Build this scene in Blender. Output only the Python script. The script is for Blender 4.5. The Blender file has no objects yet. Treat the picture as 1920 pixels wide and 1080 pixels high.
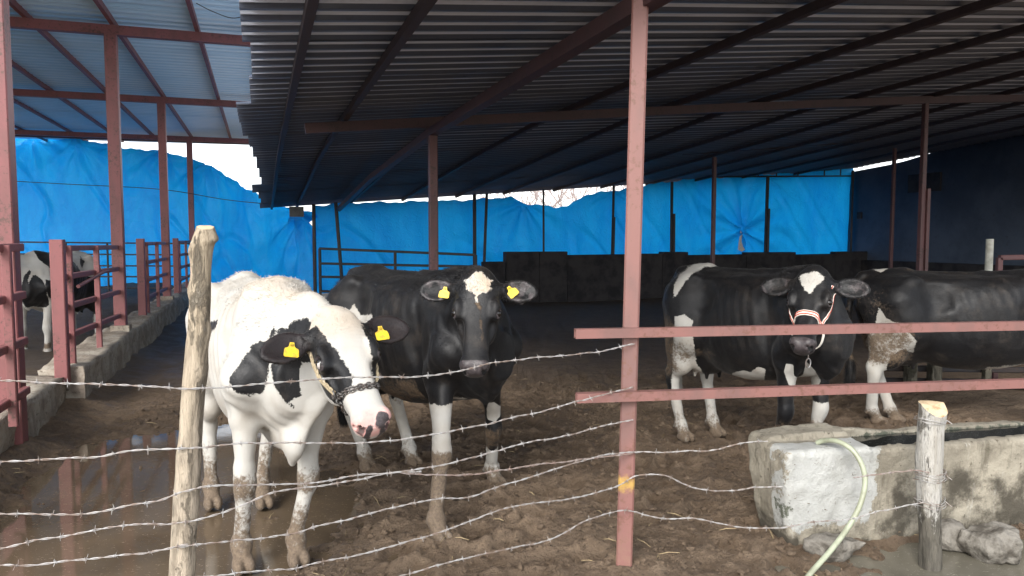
import bpy, math, random
import numpy as np
from mathutils import Vector, Matrix
from mathutils.bvhtree import BVHTree

random.seed(7)
RNG = np.random.default_rng(11)
scene = bpy.context.scene
COL = scene.collection
R = math.radians

# ------------------------------------------------------------------ camera
F_PX = 1400.0
HOR = 445.0
PITCH = math.atan((540 - HOR) / F_PX)
EYE = 1.6
cam_d = bpy.data.cameras.new("camera")
cam_d.sensor_width = 36.0
cam_d.lens = 36.0 * F_PX / 1920.0
cam_d.clip_end = 1500
cam_d.clip_start = 0.05
cam = bpy.data.objects.new("camera", cam_d)
COL.objects.link(cam)
cam.location = (0, 0, EYE)
cam.rotation_euler = (math.pi / 2 - PITCH, 0, 0)
scene.camera = cam
CP, SP = math.cos(PITCH), math.sin(PITCH)


def at(px, py, Y):
    """point at depth Y (metres along world Y) seen at pixel (px, py) of the 1920x1080 photograph"""
    a = (px - 960) / F_PX
    b = -(py - 540) / F_PX
    d = (a, CP + b * SP, -SP + b * CP)
    k = Y / d[1]
    return (d[0] * k, Y, EYE + d[2] * k)


def on_ground(px, py, z=0.0):
    a = (px - 960) / F_PX
    b = -(py - 540) / F_PX
    d = (a, CP + b * SP, -SP + b * CP)
    k = (z - EYE) / d[2]
    return (d[0] * k, d[1] * k, z)


def to_px(P):
    """N,3 world points -> pixel x, y, depth"""
    P = np.asarray(P, dtype=float)
    x, y, z = P[:, 0], P[:, 1], P[:, 2] - EYE
    dep = y * CP - z * SP
    up = y * SP + z * CP
    dep = np.maximum(dep, 1e-3)
    return 960 + F_PX * x / dep, 540 - F_PX * up / dep, y


# ------------------------------------------------------------------ value noise
class VNoise:
    def __init__(self, seed, n=64):
        self.t = np.random.default_rng(seed).random((n, n, n // 4)).astype(np.float32)
        self.n = n

    def __call__(self, x, y, z=None):
        n = self.n
        x = np.asarray(x, dtype=np.float64)
        y = np.asarray(y, dtype=np.float64)
        z = np.zeros_like(x) if z is None else np.asarray(z, dtype=np.float64)
        xi, yi, zi = np.floor(x).astype(int), np.floor(y).astype(int), np.floor(z).astype(int)
        fx, fy, fz = x - xi, y - yi, z - zi
        fx, fy, fz = fx * fx * (3 - 2 * fx), fy * fy * (3 - 2 * fy), fz * fz * (3 - 2 * fz)
        m = n // 4
        g = lambda a, b, c: self.t[(xi + a) % n, (yi + b) % n, (zi + c) % m]
        c00 = g(0, 0, 0) * (1 - fx) + g(1, 0, 0) * fx
        c10 = g(0, 1, 0) * (1 - fx) + g(1, 1, 0) * fx
        c01 = g(0, 0, 1) * (1 - fx) + g(1, 0, 1) * fx
        c11 = g(0, 1, 1) * (1 - fx) + g(1, 1, 1) * fx
        return ((c00 * (1 - fy) + c10 * fy) * (1 - fz) + (c01 * (1 - fy) + c11 * fy) * fz) * 2 - 1


N1, N2, N3 = VNoise(1), VNoise(2), VNoise(3)


def sstep(a, b, x):
    t = np.clip((x - a) / (b - a), 0, 1)
    return t * t * (3 - 2 * t)


# ------------------------------------------------------------------ object helpers
def tag(o, label=None, cat=None, group=None, kind=None):
    if label:
        o["label"] = label
    if cat:
        o["category"] = cat
    if group:
        o["group"] = group
    if kind:
        o["kind"] = kind
    return o


def empty(name, loc=(0, 0, 0)):
    o = bpy.data.objects.new(name, None)
    o.empty_display_size = 0.2
    o.location = loc
    COL.objects.link(o)
    return o


def link(name, me, mat=None, parent=None):
    """link a mesh whose coordinates are world coordinates; the parent (an unrotated Empty) keeps them in place"""
    o = bpy.data.objects.new(name, me)
    if mat:
        me.materials.append(mat)
    COL.objects.link(o)
    if parent is not None:
        o.parent = parent
        o.matrix_parent_inverse = Matrix.Translation(-parent.location)
    return o


def np_mesh(name, V, Fq, smooth=False):
    """V (N,3), Fq (M,4) or (M,3)"""
    V = np.asarray(V, dtype=np.float32)
    Fq = np.asarray(Fq, dtype=np.int32)
    me = bpy.data.meshes.new(name)
    k = Fq.shape[1]
    me.vertices.add(len(V))
    me.vertices.foreach_set("co", V.ravel())
    me.loops.add(Fq.size)
    me.loops.foreach_set("vertex_index", Fq.ravel())
    me.polygons.add(len(Fq))
    me.polygons.foreach_set("loop_start", np.arange(0, Fq.size, k, dtype=np.int32))
    me.polygons.foreach_set("loop_total", np.full(len(Fq), k, dtype=np.int32))
    if smooth:
        me.polygons.foreach_set("use_smooth", np.ones(len(Fq), dtype=bool))
    me.update(calc_edges=True)
    return me


class MB:
    """collects simple shapes, then links them as one mesh object"""

    def __init__(self):
        self.v, self.f, self.s = [], [], []

    def add(self, vs, fs, smooth=False):
        b = len(self.v)
        self.v += [tuple(p) for p in vs]
        self.f += [tuple(i + b for i in q) for q in fs]
        self.s += [smooth] * len(fs)

    def box(self, c, size, rz=0.0):
        cx, cy, cz = c
        hx, hy, hz = size[0] / 2, size[1] / 2, size[2] / 2
        ca, sa = math.cos(rz), math.sin(rz)
        vs = []
        for z in (-hz, hz):
            for x, y in ((-hx, -hy), (hx, -hy), (hx, hy), (-hx, hy)):
                vs.append((cx + x * ca - y * sa, cy + x * sa + y * ca, cz + z))
        self.add(vs, [(3, 2, 1, 0), (4, 5, 6, 7), (0, 1, 5, 4), (1, 2, 6, 5), (2, 3, 7, 6), (3, 0, 4, 7)])

    def bar(self, a, b, w, h, up=(0, 0, 1), bev=0.0):
        """box section from a to b; w sideways, h along up; bev chamfers the four long edges"""
        a, b = Vector(a), Vector(b)
        d = (b - a).normalized()
        s = d.cross(Vector(up))
        if s.length < 1e-4:
            s = d.cross(Vector((0, 1, 0)))
        s.normalize()
        u = s.cross(d).normalized()
        w2, h2 = w / 2, h / 2
        if bev > 0:
            pr = [(-w2 + bev, -h2), (w2 - bev, -h2), (w2, -h2 + bev), (w2, h2 - bev), (w2 - bev, h2), (-w2 + bev, h2), (-w2, h2 - bev), (-w2, -h2 + bev)]
        else:
            pr = [(-w2, -h2), (w2, -h2), (w2, h2), (-w2, h2)]
        n = len(pr)
        vs = [a + s * x + u * y for x, y in pr] + [b + s * x + u * y for x, y in pr]
        fs = [(i, (i + 1) % n, n + (i + 1) % n, n + i) for i in range(n)]
        fs += [tuple(range(n - 1, -1, -1)), tuple(range(n, 2 * n))]
        self.add(vs, fs)

    def tube(self, pts, rad, n=8, closed_ends=True, jitter=None, smooth=True):
        pts = [Vector(p) for p in pts]
        m = len(pts)
        rs = rad if isinstance(rad, (list, tuple, np.ndarray)) else [rad] * m
        t0 = (pts[1] - pts[0]).normalized()
        ref = Vector((0, 0, 1)) if abs(t0.z) < 0.9 else Vector((1, 0, 0))
        nrm = (ref - t0 * ref.dot(t0)).normalized()
        vs = []
        for i in range(m):
            t = (pts[min(i + 1, m - 1)] - pts[max(i - 1, 0)])
            if t.length < 1e-9:
                t = t0
            t = t.normalized()
            nrm = nrm - t * nrm.dot(t)
            nrm.normalize()
            bi = t.cross(nrm)
            for j in range(n):
                a = 2 * math.pi * j / n
                r = rs[i] * (1 + (jitter(i, j) if jitter else 0))
                vs.append(pts[i] + (nrm * math.cos(a) + bi * math.sin(a)) * r)
        fs = []
        for i in range(m - 1):
            for j in range(n):
                k = (j + 1) % n
                fs.append((i * n + j, i * n + k, (i + 1) * n + k, (i + 1) * n + j))
        self.add(vs, fs, smooth)
        if closed_ends:
            self.add(vs[:n], [tuple(range(n - 1, -1, -1))])
            self.add(vs[-n:], [tuple(range(n))])

    def build(self, name, mat=None, parent=None):
        me = bpy.data.meshes.new(name)
        me.from_pydata([tuple(p) for p in self.v], [], self.f)
        me.polygons.foreach_set("use_smooth", self.s)
        me.update()
        return link(name, me, mat, parent)


def catmull(pts, per=8):
    P = [np.array(p, dtype=float) for p in pts]
    P = [2 * P[0] - P[1]] + P + [2 * P[-1] - P[-2]]
    out = []
    for i in range(1, len(P) - 2):
        for k in range(per):
            t = k / per
            out.append(0.5 * ((2 * P[i]) + (-P[i - 1] + P[i + 1]) * t + (2 * P[i - 1] - 5 * P[i] + 4 * P[i + 1] - P[i + 2]) * t * t + (-P[i - 1] + 3 * P[i] - 3 * P[i + 1] + P[i + 2]) * t ** 3))
    out.append(P[-2])
    return out


# ------------------------------------------------------------------ materials
class NT:
    def __init__(self, name):
        self.m = bpy.data.materials.new(name)
        self.m.use_nodes = True
        self.t = self.m.node_tree
        self.n = self.t.nodes
        self.b = self.n["Principled BSDF"]
        self.tc = self.n.new("ShaderNodeTexCoord")

    def lk(self, a, b):
        self.t.links.new(a, b)

    def new(self, kind, **kw):
        o = self.n.new(kind)
        for k, v in kw.items():
            setattr(o, k, v)
        return o

    def noise(self, scale, detail=4, rough=0.55, vec=None, stretch=None, dist=0.0):
        v = vec or self.tc.outputs["Object"]
        if stretch:
            mp = self.new("ShaderNodeMapping")
            mp.inputs["Scale"].default_value = stretch
            self.lk(v, mp.inputs["Vector"])
            v = mp.outputs["Vector"]
        o = self.new("ShaderNodeTexNoise")
        o.inputs["Scale"].default_value = scale
        o.inputs["Detail"].default_value = detail
        o.inputs["Roughness"].default_value = rough
        o.inputs["Distortion"].default_value = dist
        self.lk(v, o.inputs["Vector"])
        return o.outputs["Fac"]

    def mr(self, x, a, b, c=0.0, d=1.0, smooth=True):
        o = self.new("ShaderNodeMapRange")
        if smooth:
            o.interpolation_type = "SMOOTHSTEP"
        for i, v in enumerate((a, b, c, d)):
            if hasattr(v, "is_linked") or hasattr(v, "links"):
                self.lk(v, o.inputs[1 + i])
            else:
                o.inputs[1 + i].default_value = v
        self.lk(x, o.inputs[0])
        return o.outputs[0]

    def math(self, op, a, b=None):
        o = self.new("ShaderNodeMath", operation=op)
        for i, v in enumerate((a, b)):
            if v is None:
                continue
            if isinstance(v, (int, float)):
                o.inputs[i].default_value = v
            else:
                self.lk(v, o.inputs[i])
        return o.outputs[0]

    def mix(self, fac, a, b):
        o = self.new("ShaderNodeMix", data_type="RGBA")
        for sock, v in ((o.inputs["Factor"], fac), (o.inputs[6], a), (o.inputs[7], b)):
            if isinstance(v, (int, float)):
                sock.default_value = v
            elif isinstance(v, tuple):
                sock.default_value = (*v[:3], 1)
            else:
                self.lk(v, sock)
        return o.outputs[2]

    def attr(self, name):
        o = self.new("ShaderNodeAttribute", attribute_name=name)
        return o.outputs["Fac"]

    def bump(self, h, strength=0.3, dist=0.01, normal=None):
        o = self.new("ShaderNodeBump")
        o.inputs["Strength"].default_value = strength
        o.inputs["Distance"].default_value = dist
        self.lk(h, o.inputs["Height"])
        if normal:
            self.lk(normal, o.inputs["Normal"])
        return o.outputs["Normal"]

    def put(self, color=None, rough=None, normal=None, metal=None, spec=None):
        for key, v in (("Base Color", color), ("Roughness", rough), ("Normal", normal), ("Metallic", metal), ("Specular IOR Level", spec)):
            if v is None:
                continue
            s = self.b.inputs[key]
            if isinstance(v, (int, float)):
                s.default_value = v
            elif isinstance(v, tuple):
                s.default_value = (*v[:3], 1)
            else:
                self.lk(v, s)
        return self.m


M = {}


def simple(name, col, col2, scale=8, rough=0.6, bump=0.2, bscale=60, spec=0.5, metal=0.0, stretch=None, bdist=0.004, lo=0.4, hi=0.65):
    t = NT(name)
    a = t.noise(scale, 6, 0.6, stretch=stretch)
    c = t.mix(t.mr(a, lo, hi), col, col2)
    nb = t.noise(bscale, 4)
    M[name] = t.put(c, rough, t.bump(nb, bump, bdist), metal, spec)
    return M[name]


def steel_mat(name, c, dirt, rust, rough=0.5):
    t = NT(name)
    a = t.noise(5, 6, 0.62, stretch=(1, 1, 0.45))
    col = t.mix(t.mr(a, 0.42, 0.68), c, dirt)
    b = t.noise(38, 5, 0.7)
    b2 = t.noise(3.1, 3)
    k = t.mr(t.math("ADD", b, t.math("MULTIPLY", b2, 0.5)), 0.79, 0.95)
    col = t.mix(k, col, rust)
    fine = t.noise(140, 3)
    M[name] = t.put(col, rough, t.bump(fine, 0.12, 0.002), 0.0, 0.5)
    return M[name]


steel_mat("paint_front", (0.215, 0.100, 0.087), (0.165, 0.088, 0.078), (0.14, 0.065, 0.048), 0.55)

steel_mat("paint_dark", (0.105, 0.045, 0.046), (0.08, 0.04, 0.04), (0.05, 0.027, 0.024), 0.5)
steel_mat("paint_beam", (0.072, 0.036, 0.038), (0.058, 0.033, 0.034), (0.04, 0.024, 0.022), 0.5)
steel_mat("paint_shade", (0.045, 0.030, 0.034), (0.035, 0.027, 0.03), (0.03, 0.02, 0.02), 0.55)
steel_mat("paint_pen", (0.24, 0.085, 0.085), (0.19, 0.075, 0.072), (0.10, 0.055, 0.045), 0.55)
steel_mat("black_pipe", (0.018, 0.018, 0.022), (0.035, 0.026, 0.024), (0.06, 0.03, 0.02), 0.6)


def smeared_mat():
    t = NT("paint_smeared")
    a = t.noise(5, 6, 0.62, stretch=(1, 1, 0.45))
    col = t.mix(t.mr(a, 0.42, 0.68), (0.215, 0.100, 0.087), (0.165, 0.088, 0.078))
    b = t.noise(38, 5, 0.7)
    col = t.mix(t.mr(t.math("ADD", b, t.math("MULTIPLY", t.noise(3.1, 3), 0.5)), 0.80, 0.95), col, (0.15, 0.07, 0.05))
    sep = t.new("ShaderNodeSeparateXYZ")
    t.lk(t.tc.outputs["Object"], sep.inputs[0])
    dz = t.math("ABSOLUTE", t.math("SUBTRACT", sep.outputs["Z"], 0.435))
    k = t.mr(t.math("ADD", dz, t.math("MULTIPLY", t.math("SUBTRACT", t.noise(22, 5, 0.7), 0.5), 0.10)), 0.045, 0.010, 0, 0.75)
    col = t.mix(k, col, (0.52, 0.33, 0.07))
    dk = t.mr(sep.outputs["Z"], 0.30, 0.0, 0, 0.55)
    col = t.mix(t.math("MULTIPLY", dk, t.mr(b, 0.4, 0.6)), col, (0.24, 0.14, 0.10))
    M["paint_smeared"] = t.put(col, 0.55, t.bump(t.noise(140, 3), 0.12, 0.002), 0.0, 0.5)


smeared_mat()
simple("wire_steel", (0.46, 0.45, 0.44), (0.24, 0.18, 0.145), 25, 0.45, 0.1, 200, 0.5, 0.35)
simple("wire_rusty", (0.26, 0.19, 0.16), (0.34, 0.30, 0.28), 25, 0.6, 0.1, 200, 0.5, 0.2)
simple("chain_steel", (0.16, 0.155, 0.15), (0.10, 0.08, 0.07), 30, 0.4, 0.1, 200, 0.5, 0.6)
simple("stone", (0.20, 0.185, 0.16), (0.085, 0.075, 0.062), 13, 0.85, 0.8, 40, 0.3, 0, None, 0.02)
simple("dark_block", (0.046, 0.043, 0.045), (0.024, 0.023, 0.026), 3, 0.9, 0.5, 30, 0.2, 0, None, 0.01)
simple("hose_rubber", (0.37, 0.40, 0.29), (0.27, 0.28, 0.20), 12, 0.4, 0.03, 60)
simple("tag_yellow", (0.80, 0.56, 0.025), (0.50, 0.34, 0.04), 55, 0.45, 0.02, 80)
simple("tag_button", (0.45, 0.30, 0.015), (0.30, 0.20, 0.01), 40, 0.5, 0.02, 80)
simple("rope_tan", (0.46, 0.38, 0.25), (0.34, 0.27, 0.17), 60, 0.9, 0.6, 180)
simple("band_white", (0.72, 0.68, 0.62), (0.6, 0.55, 0.48), 50, 0.8, 0.3, 250)
simple("band_red", (0.58, 0.075, 0.035), (0.48, 0.06, 0.03), 50, 0.8, 0.3, 250)
simple("pole_white", (0.55, 0.56, 0.50), (0.36, 0.35, 0.30), 7, 0.7, 0.2, 40)
simple("bare_bark", (0.46, 0.38, 0.36), (0.38, 0.31, 0.29), 6, 0.9, 0.3, 30)
simple("yard_pale", (0.50, 0.47, 0.42), (0.38, 0.35, 0.31), 3, 0.9, 0.4, 40)
simple("straw", (0.40, 0.31, 0.17), (0.28, 0.21, 0.12), 30, 0.8, 0.1, 100)
simple("box_grey", (0.10, 0.105, 0.11), (0.07, 0.075, 0.08), 7, 0.6, 0.1, 40)
simple("claw", (0.05, 0.042, 0.036), (0.10, 0.075, 0.055), 30, 0.6, 0.3, 90)


def eye_mat():
    t = NT("eye_gloss")
    M["eye_gloss"] = t.put((0.008, 0.006, 0.005), 0.06, None, 0, 0.6)
    t = NT("eye_white")
    M["eye_white"] = t.put((0.55, 0.50, 0.47), 0.15, None, 0, 0.5)


eye_mat()


def sheet_mat(name, c1, c2, rough, dusty, metal=0.0):
    t = NT(name)
    a = t.noise(1.3, 4)
    b = t.noise(14, 6, 0.65)
    col = t.mix(t.mr(a, 0.35, 0.7), c1, c2)
    col = t.mix(t.mr(b, 0.56, 0.75, 0.0, 0.55), col, dusty)
    M[name] = t.put(col, rough, t.bump(t.noise(30, 3), 0.06, 0.003), metal, 0.6)


sheet_mat("sheet_pan_lit", (0.66, 0.71, 0.82), (0.58, 0.63, 0.75), 0.5, (0.48, 0.51, 0.58), 0.0)
sheet_mat("sheet_rib_shaded", (0.095, 0.110, 0.150), (0.078, 0.092, 0.13), 0.40, (0.05, 0.053, 0.066))
sheet_mat("sheet_blue", (0.52, 0.72, 0.86), (0.46, 0.67, 0.82), 0.34, (0.55, 0.68, 0.78))


def tarp_mat():
    t = NT("tarp_blue")
    n = t.n
    weave = t.new("ShaderNodeTexWave", wave_type="BANDS", bands_direction="Z")
    weave.inputs["Scale"].default_value = 20
    weave.inputs["Distortion"].default_value = 1.5
    t.lk(t.tc.outputs["Object"], weave.inputs["Vector"])
    a = t.noise(1.1, 7, 0.7, stretch=(1, 1, 0.5), dist=0.6)
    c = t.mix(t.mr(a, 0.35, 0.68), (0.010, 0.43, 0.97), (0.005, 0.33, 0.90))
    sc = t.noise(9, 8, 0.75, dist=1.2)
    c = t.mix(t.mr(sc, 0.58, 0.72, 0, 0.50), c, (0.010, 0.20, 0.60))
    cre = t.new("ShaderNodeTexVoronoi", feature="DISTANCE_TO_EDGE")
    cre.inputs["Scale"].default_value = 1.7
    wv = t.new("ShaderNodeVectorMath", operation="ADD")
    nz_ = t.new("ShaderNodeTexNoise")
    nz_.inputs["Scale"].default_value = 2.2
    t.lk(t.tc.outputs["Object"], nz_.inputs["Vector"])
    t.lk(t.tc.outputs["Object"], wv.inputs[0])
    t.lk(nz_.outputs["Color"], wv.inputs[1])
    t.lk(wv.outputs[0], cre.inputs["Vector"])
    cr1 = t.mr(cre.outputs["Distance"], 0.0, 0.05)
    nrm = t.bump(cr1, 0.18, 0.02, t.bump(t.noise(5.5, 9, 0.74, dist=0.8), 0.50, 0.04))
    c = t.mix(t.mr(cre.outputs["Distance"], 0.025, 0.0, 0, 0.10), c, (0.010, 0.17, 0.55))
    dif = t.new("ShaderNodeBsdfDiffuse")
    tr = t.new("ShaderNodeBsdfTranslucent")
    gl = t.new("ShaderNodeBsdfGlossy")
    gl.inputs["Roughness"].default_value = 0.35
    gl.inputs["Color"].default_value = (0.5, 0.6, 0.7, 1)
    t.lk(c, dif.inputs["Color"])
    t.lk(c, tr.inputs["Color"])
    for x in (dif, tr, gl):
        t.lk(nrm, x.inputs["Normal"])
    m1 = t.new("ShaderNodeMixShader")
    m1.inputs[0].default_value = 0.62
    t.lk(dif.outputs[0], m1.inputs[1])
    t.lk(tr.outputs[0], m1.inputs[2])
    m2 = t.new("ShaderNodeMixShader")
    m2.inputs[0].default_value = 0.03
    t.lk(m1.outputs[0], m2.inputs[1])
    t.lk(gl.outputs[0], m2.inputs[2])
    t.lk(m2.outputs[0], n["Material Output"].inputs["Surface"])
    M["tarp_blue"] = t.m


tarp_mat()


def mud_mat():
    t = NT("mud")
    big = t.noise(0.55, 4, 0.6)
    mid = t.noise(5, 8, 0.7)
    fine = t.noise(34, 8, 0.75)
    wet = t.attr("wet")
    c = t.mix(t.mr(mid, 0.36, 0.66), (0.215, 0.152, 0.102), (0.335, 0.245, 0.168))
    c = t.mix(t.mr(fine, 0.54, 0.70), c, (0.43, 0.315, 0.21))
    c = t.mix(t.mr(fine, 0.46, 0.34), c, (0.060, 0.043, 0.032))
    c = t.mix(t.mr(big, 0.42, 0.62, 0, 0.5), c, (0.20, 0.140, 0.092))
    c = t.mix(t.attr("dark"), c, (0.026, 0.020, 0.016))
    c = t.mix(t.math("MULTIPLY", wet, 0.55), c, (0.10, 0.071, 0.048))
    r = t.mr(t.math("ADD", t.math("MULTIPLY", wet, 0.5), t.math("MULTIPLY", t.mr(mid, 0.4, 0.6), -0.2)), 0.0, 0.5, 0.66, 0.26)
    h = t.math("ADD", t.math("MULTIPLY", fine, 0.8), t.math("MULTIPLY", t.noise(95, 6, 0.75), 0.5))
    M["mud"] = t.put(c, r, t.bump(h, 1.0, 0.045), 0, 0.35)


mud_mat()


def water_mat(name, col):
    t = NT(name)
    h = t.noise(5, 3)
    spk = t.noise(46, 6, 0.8, stretch=(.8, 1.6, 1))
    c = t.mix(t.mr(t.noise(2.2, 5), 0.4, 0.7), col, tuple(x * 0.72 for x in col))
    c = t.mix(t.mr(spk, 0.60, 0.65), c, tuple(x * 2.1 for x in col))
    M[name] = t.put(c, t.mr(spk, 0.59, 0.66, 0.025, 0.5), t.bump(t.math("ADD", h, t.math("MULTIPLY", spk, 0.12)), 0.05, 0.01), 0, 0.5)


water_mat("brown_water", (0.125, 0.092, 0.060))
water_mat("grey_water", (0.14, 0.128, 0.10))
water_mat("trough_water", (0.02, 0.022, 0.02))


def concrete_mat():
    t = NT("curb_concrete")
    a = t.noise(3.5, 8, 0.7)
    b = t.noise(26, 8, 0.7)
    c = t.mix(t.mr(a, 0.38, 0.62), (0.42, 0.375, 0.31), (0.25, 0.205, 0.165))
    c = t.mix(t.mr(b, 0.54, 0.66), c, (0.14, 0.11, 0.085))
    M["curb_concrete"] = t.put(c, 0.9, t.bump(b, 0.7, 0.02), 0, 0.25)
    # the trough: grey concrete, whitewash on the painted panel (attribute), moss, dirt streaks
    t = NT("trough_concrete")
    a = t.noise(4, 8, 0.7)
    b = t.noise(24, 8, 0.72)
    st = t.noise(6, 6, 0.7, stretch=(3, 3, 0.45))
    c = t.mix(t.mr(a, 0.36, 0.66), (0.38, 0.345, 0.275), (0.235, 0.21, 0.165))
    c = t.mix(t.mr(st, 0.52, 0.68, 0, 0.8), c, (0.13, 0.115, 0.085))
    c = t.mix(t.mr(st, 0.40, 0.30, 0, 0.7), c, (0.46, 0.44, 0.385))
    c = t.mix(t.mr(b, 0.58, 0.68), c, (0.10, 0.085, 0.06))
    wn = t.math("ADD", t.attr("white"), t.math("MULTIPLY", t.math("SUBTRACT", t.noise(11, 9, 0.75), 0.5), 0.24))
    wm = t.mr(wn, -0.006, 0.006)
    wm = t.math("MULTIPLY", wm, t.mr(t.math("ADD", b, t.math("MULTIPLY", t.noise(70, 3, stretch=(1, 1, 3)), 0.4)), 0.88, 0.82))
    wc = t.mix(t.mr(a, 0.4, 0.7), (0.48, 0.485, 0.465), (0.37, 0.37, 0.345))
    c = t.mix(wm, c, wc)
    ms = t.mr(t.math("ADD", t.attr("moss"), t.math("MULTIPLY", t.math("SUBTRACT", b, 0.5), 1.6)), 0.45, 0.62)
    c = t.mix(ms, c, (0.105, 0.112, 0.085))
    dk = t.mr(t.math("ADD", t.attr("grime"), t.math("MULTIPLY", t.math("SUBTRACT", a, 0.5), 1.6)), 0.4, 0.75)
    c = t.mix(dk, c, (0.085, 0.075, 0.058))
    h = t.math("ADD", b, t.math("MULTIPLY", t.noise(90, 6, 0.7), 0.5))
    M["trough_concrete"] = t.put(c, 0.88, t.bump(h, 0.8, 0.018), 0, 0.25)


concrete_mat()


def wood_mat(name, pale, dark, bark, barkamt, zlow=None):
    t = NT(name)
    g = t.noise(9, 7, 0.65, stretch=(3.2, 3.2, 0.35), dist=0.6)
    c = t.mix(t.mr(g, 0.38, 0.64), pale, dark)
    b = t.noise(9, 9, 0.78, stretch=(1.7, 1.7, 0.5), dist=0.5)
    bm = t.mr(b, barkamt, barkamt + 0.11)
    c = t.mix(bm, c, bark)
    if zlow:
        sep = t.new("ShaderNodeSeparateXYZ")
        t.lk(t.tc.outputs["Object"], sep.inputs[0])
        zz_ = t.math("ADD", sep.outputs["Z"], t.math("MULTIPLY", t.math("SUBTRACT", t.noise(13, 7, 0.7, stretch=(1.6, 1.6, 0.5)), 0.5), zlow[2]))
        lowc = t.mix(t.mr(t.noise(17, 6, 0.7, stretch=(2, 2, 0.35)), 0.38, 0.62), zlow[3], tuple(x * 2.1 for x in zlow[3]))
        c = t.mix(t.mr(zz_, zlow[1], zlow[0], 0, zlow[4]), c, lowc)
    k = t.noise(60, 5, 0.7, stretch=(2, 2, 0.25))
    c = t.mix(t.mr(k, 0.58, 0.69, 0, 0.6), c, tuple(x * 0.33 for x in bark))
    h = t.math("ADD", t.math("MULTIPLY", g, 1.0), t.math("ADD", t.math("MULTIPLY", k, 0.6), t.math("MULTIPLY", bm, 0.7)))
    M[name] = t.put(c, 0.85, t.bump(h, 1.0, 0.022), 0, 0.25)


wood_mat("post_wood", (0.50, 0.415, 0.305), (0.37, 0.30, 0.215), (0.27, 0.235, 0.185), 0.50, (0.7, 1.45, 0.7, (0.30, 0.255, 0.20), 0.75))
wood_mat("stake_wood", (0.50, 0.485, 0.45), (0.38, 0.355, 0.31), (0.25, 0.22, 0.18), 0.55, (0.24, 0.30, 0.75, (0.062, 0.056, 0.045), 0.95))
wood_mat("stake_bark", (0.20, 0.18, 0.14), (0.13, 0.12, 0.09), (0.09, 0.085, 0.06), 0.5)


def cut_mat():
    t = NT("cut_end")
    w = t.new("ShaderNodeTexWave", wave_type="RINGS", rings_direction="Z")
    w.inputs["Scale"].default_value = 24
    w.inputs["Distortion"].default_value = 5
    w.inputs["Detail"].default_value = 3
    w.inputs["Detail Scale"].default_value = 0.8
    t.lk(t.tc.outputs["Generated"], w.inputs["Vector"])
    a = t.noise(30, 5)
    c = t.mix(w.outputs["Fac"], (0.50, 0.37, 0.22), (0.60, 0.49, 0.34))
    c = t.mix(t.mr(a, 0.5, 0.7), c, (0.34, 0.22, 0.12))
    M["cut_end"] = t.put(c, 0.85, t.bump(a, 0.4, 0.005), 0, 0.25)


cut_mat()


def wall_mat():
    t = NT("navy_wall")
    a = t.noise(0.9, 6, 0.65)
    b = t.noise(7, 7, 0.7)
    c = t.mix(t.mr(a, 0.36, 0.66), (0.090, 0.112, 0.150), (0.062, 0.078, 0.108))
    c = t.mix(t.mr(b, 0.55, 0.72, 0, 0.6), c, (0.05, 0.06, 0.075))
    M["navy_wall"] = t.put(c, 0.8, t.bump(b, 0.4, 0.01), 0, 0.3)


wall_mat()


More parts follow.
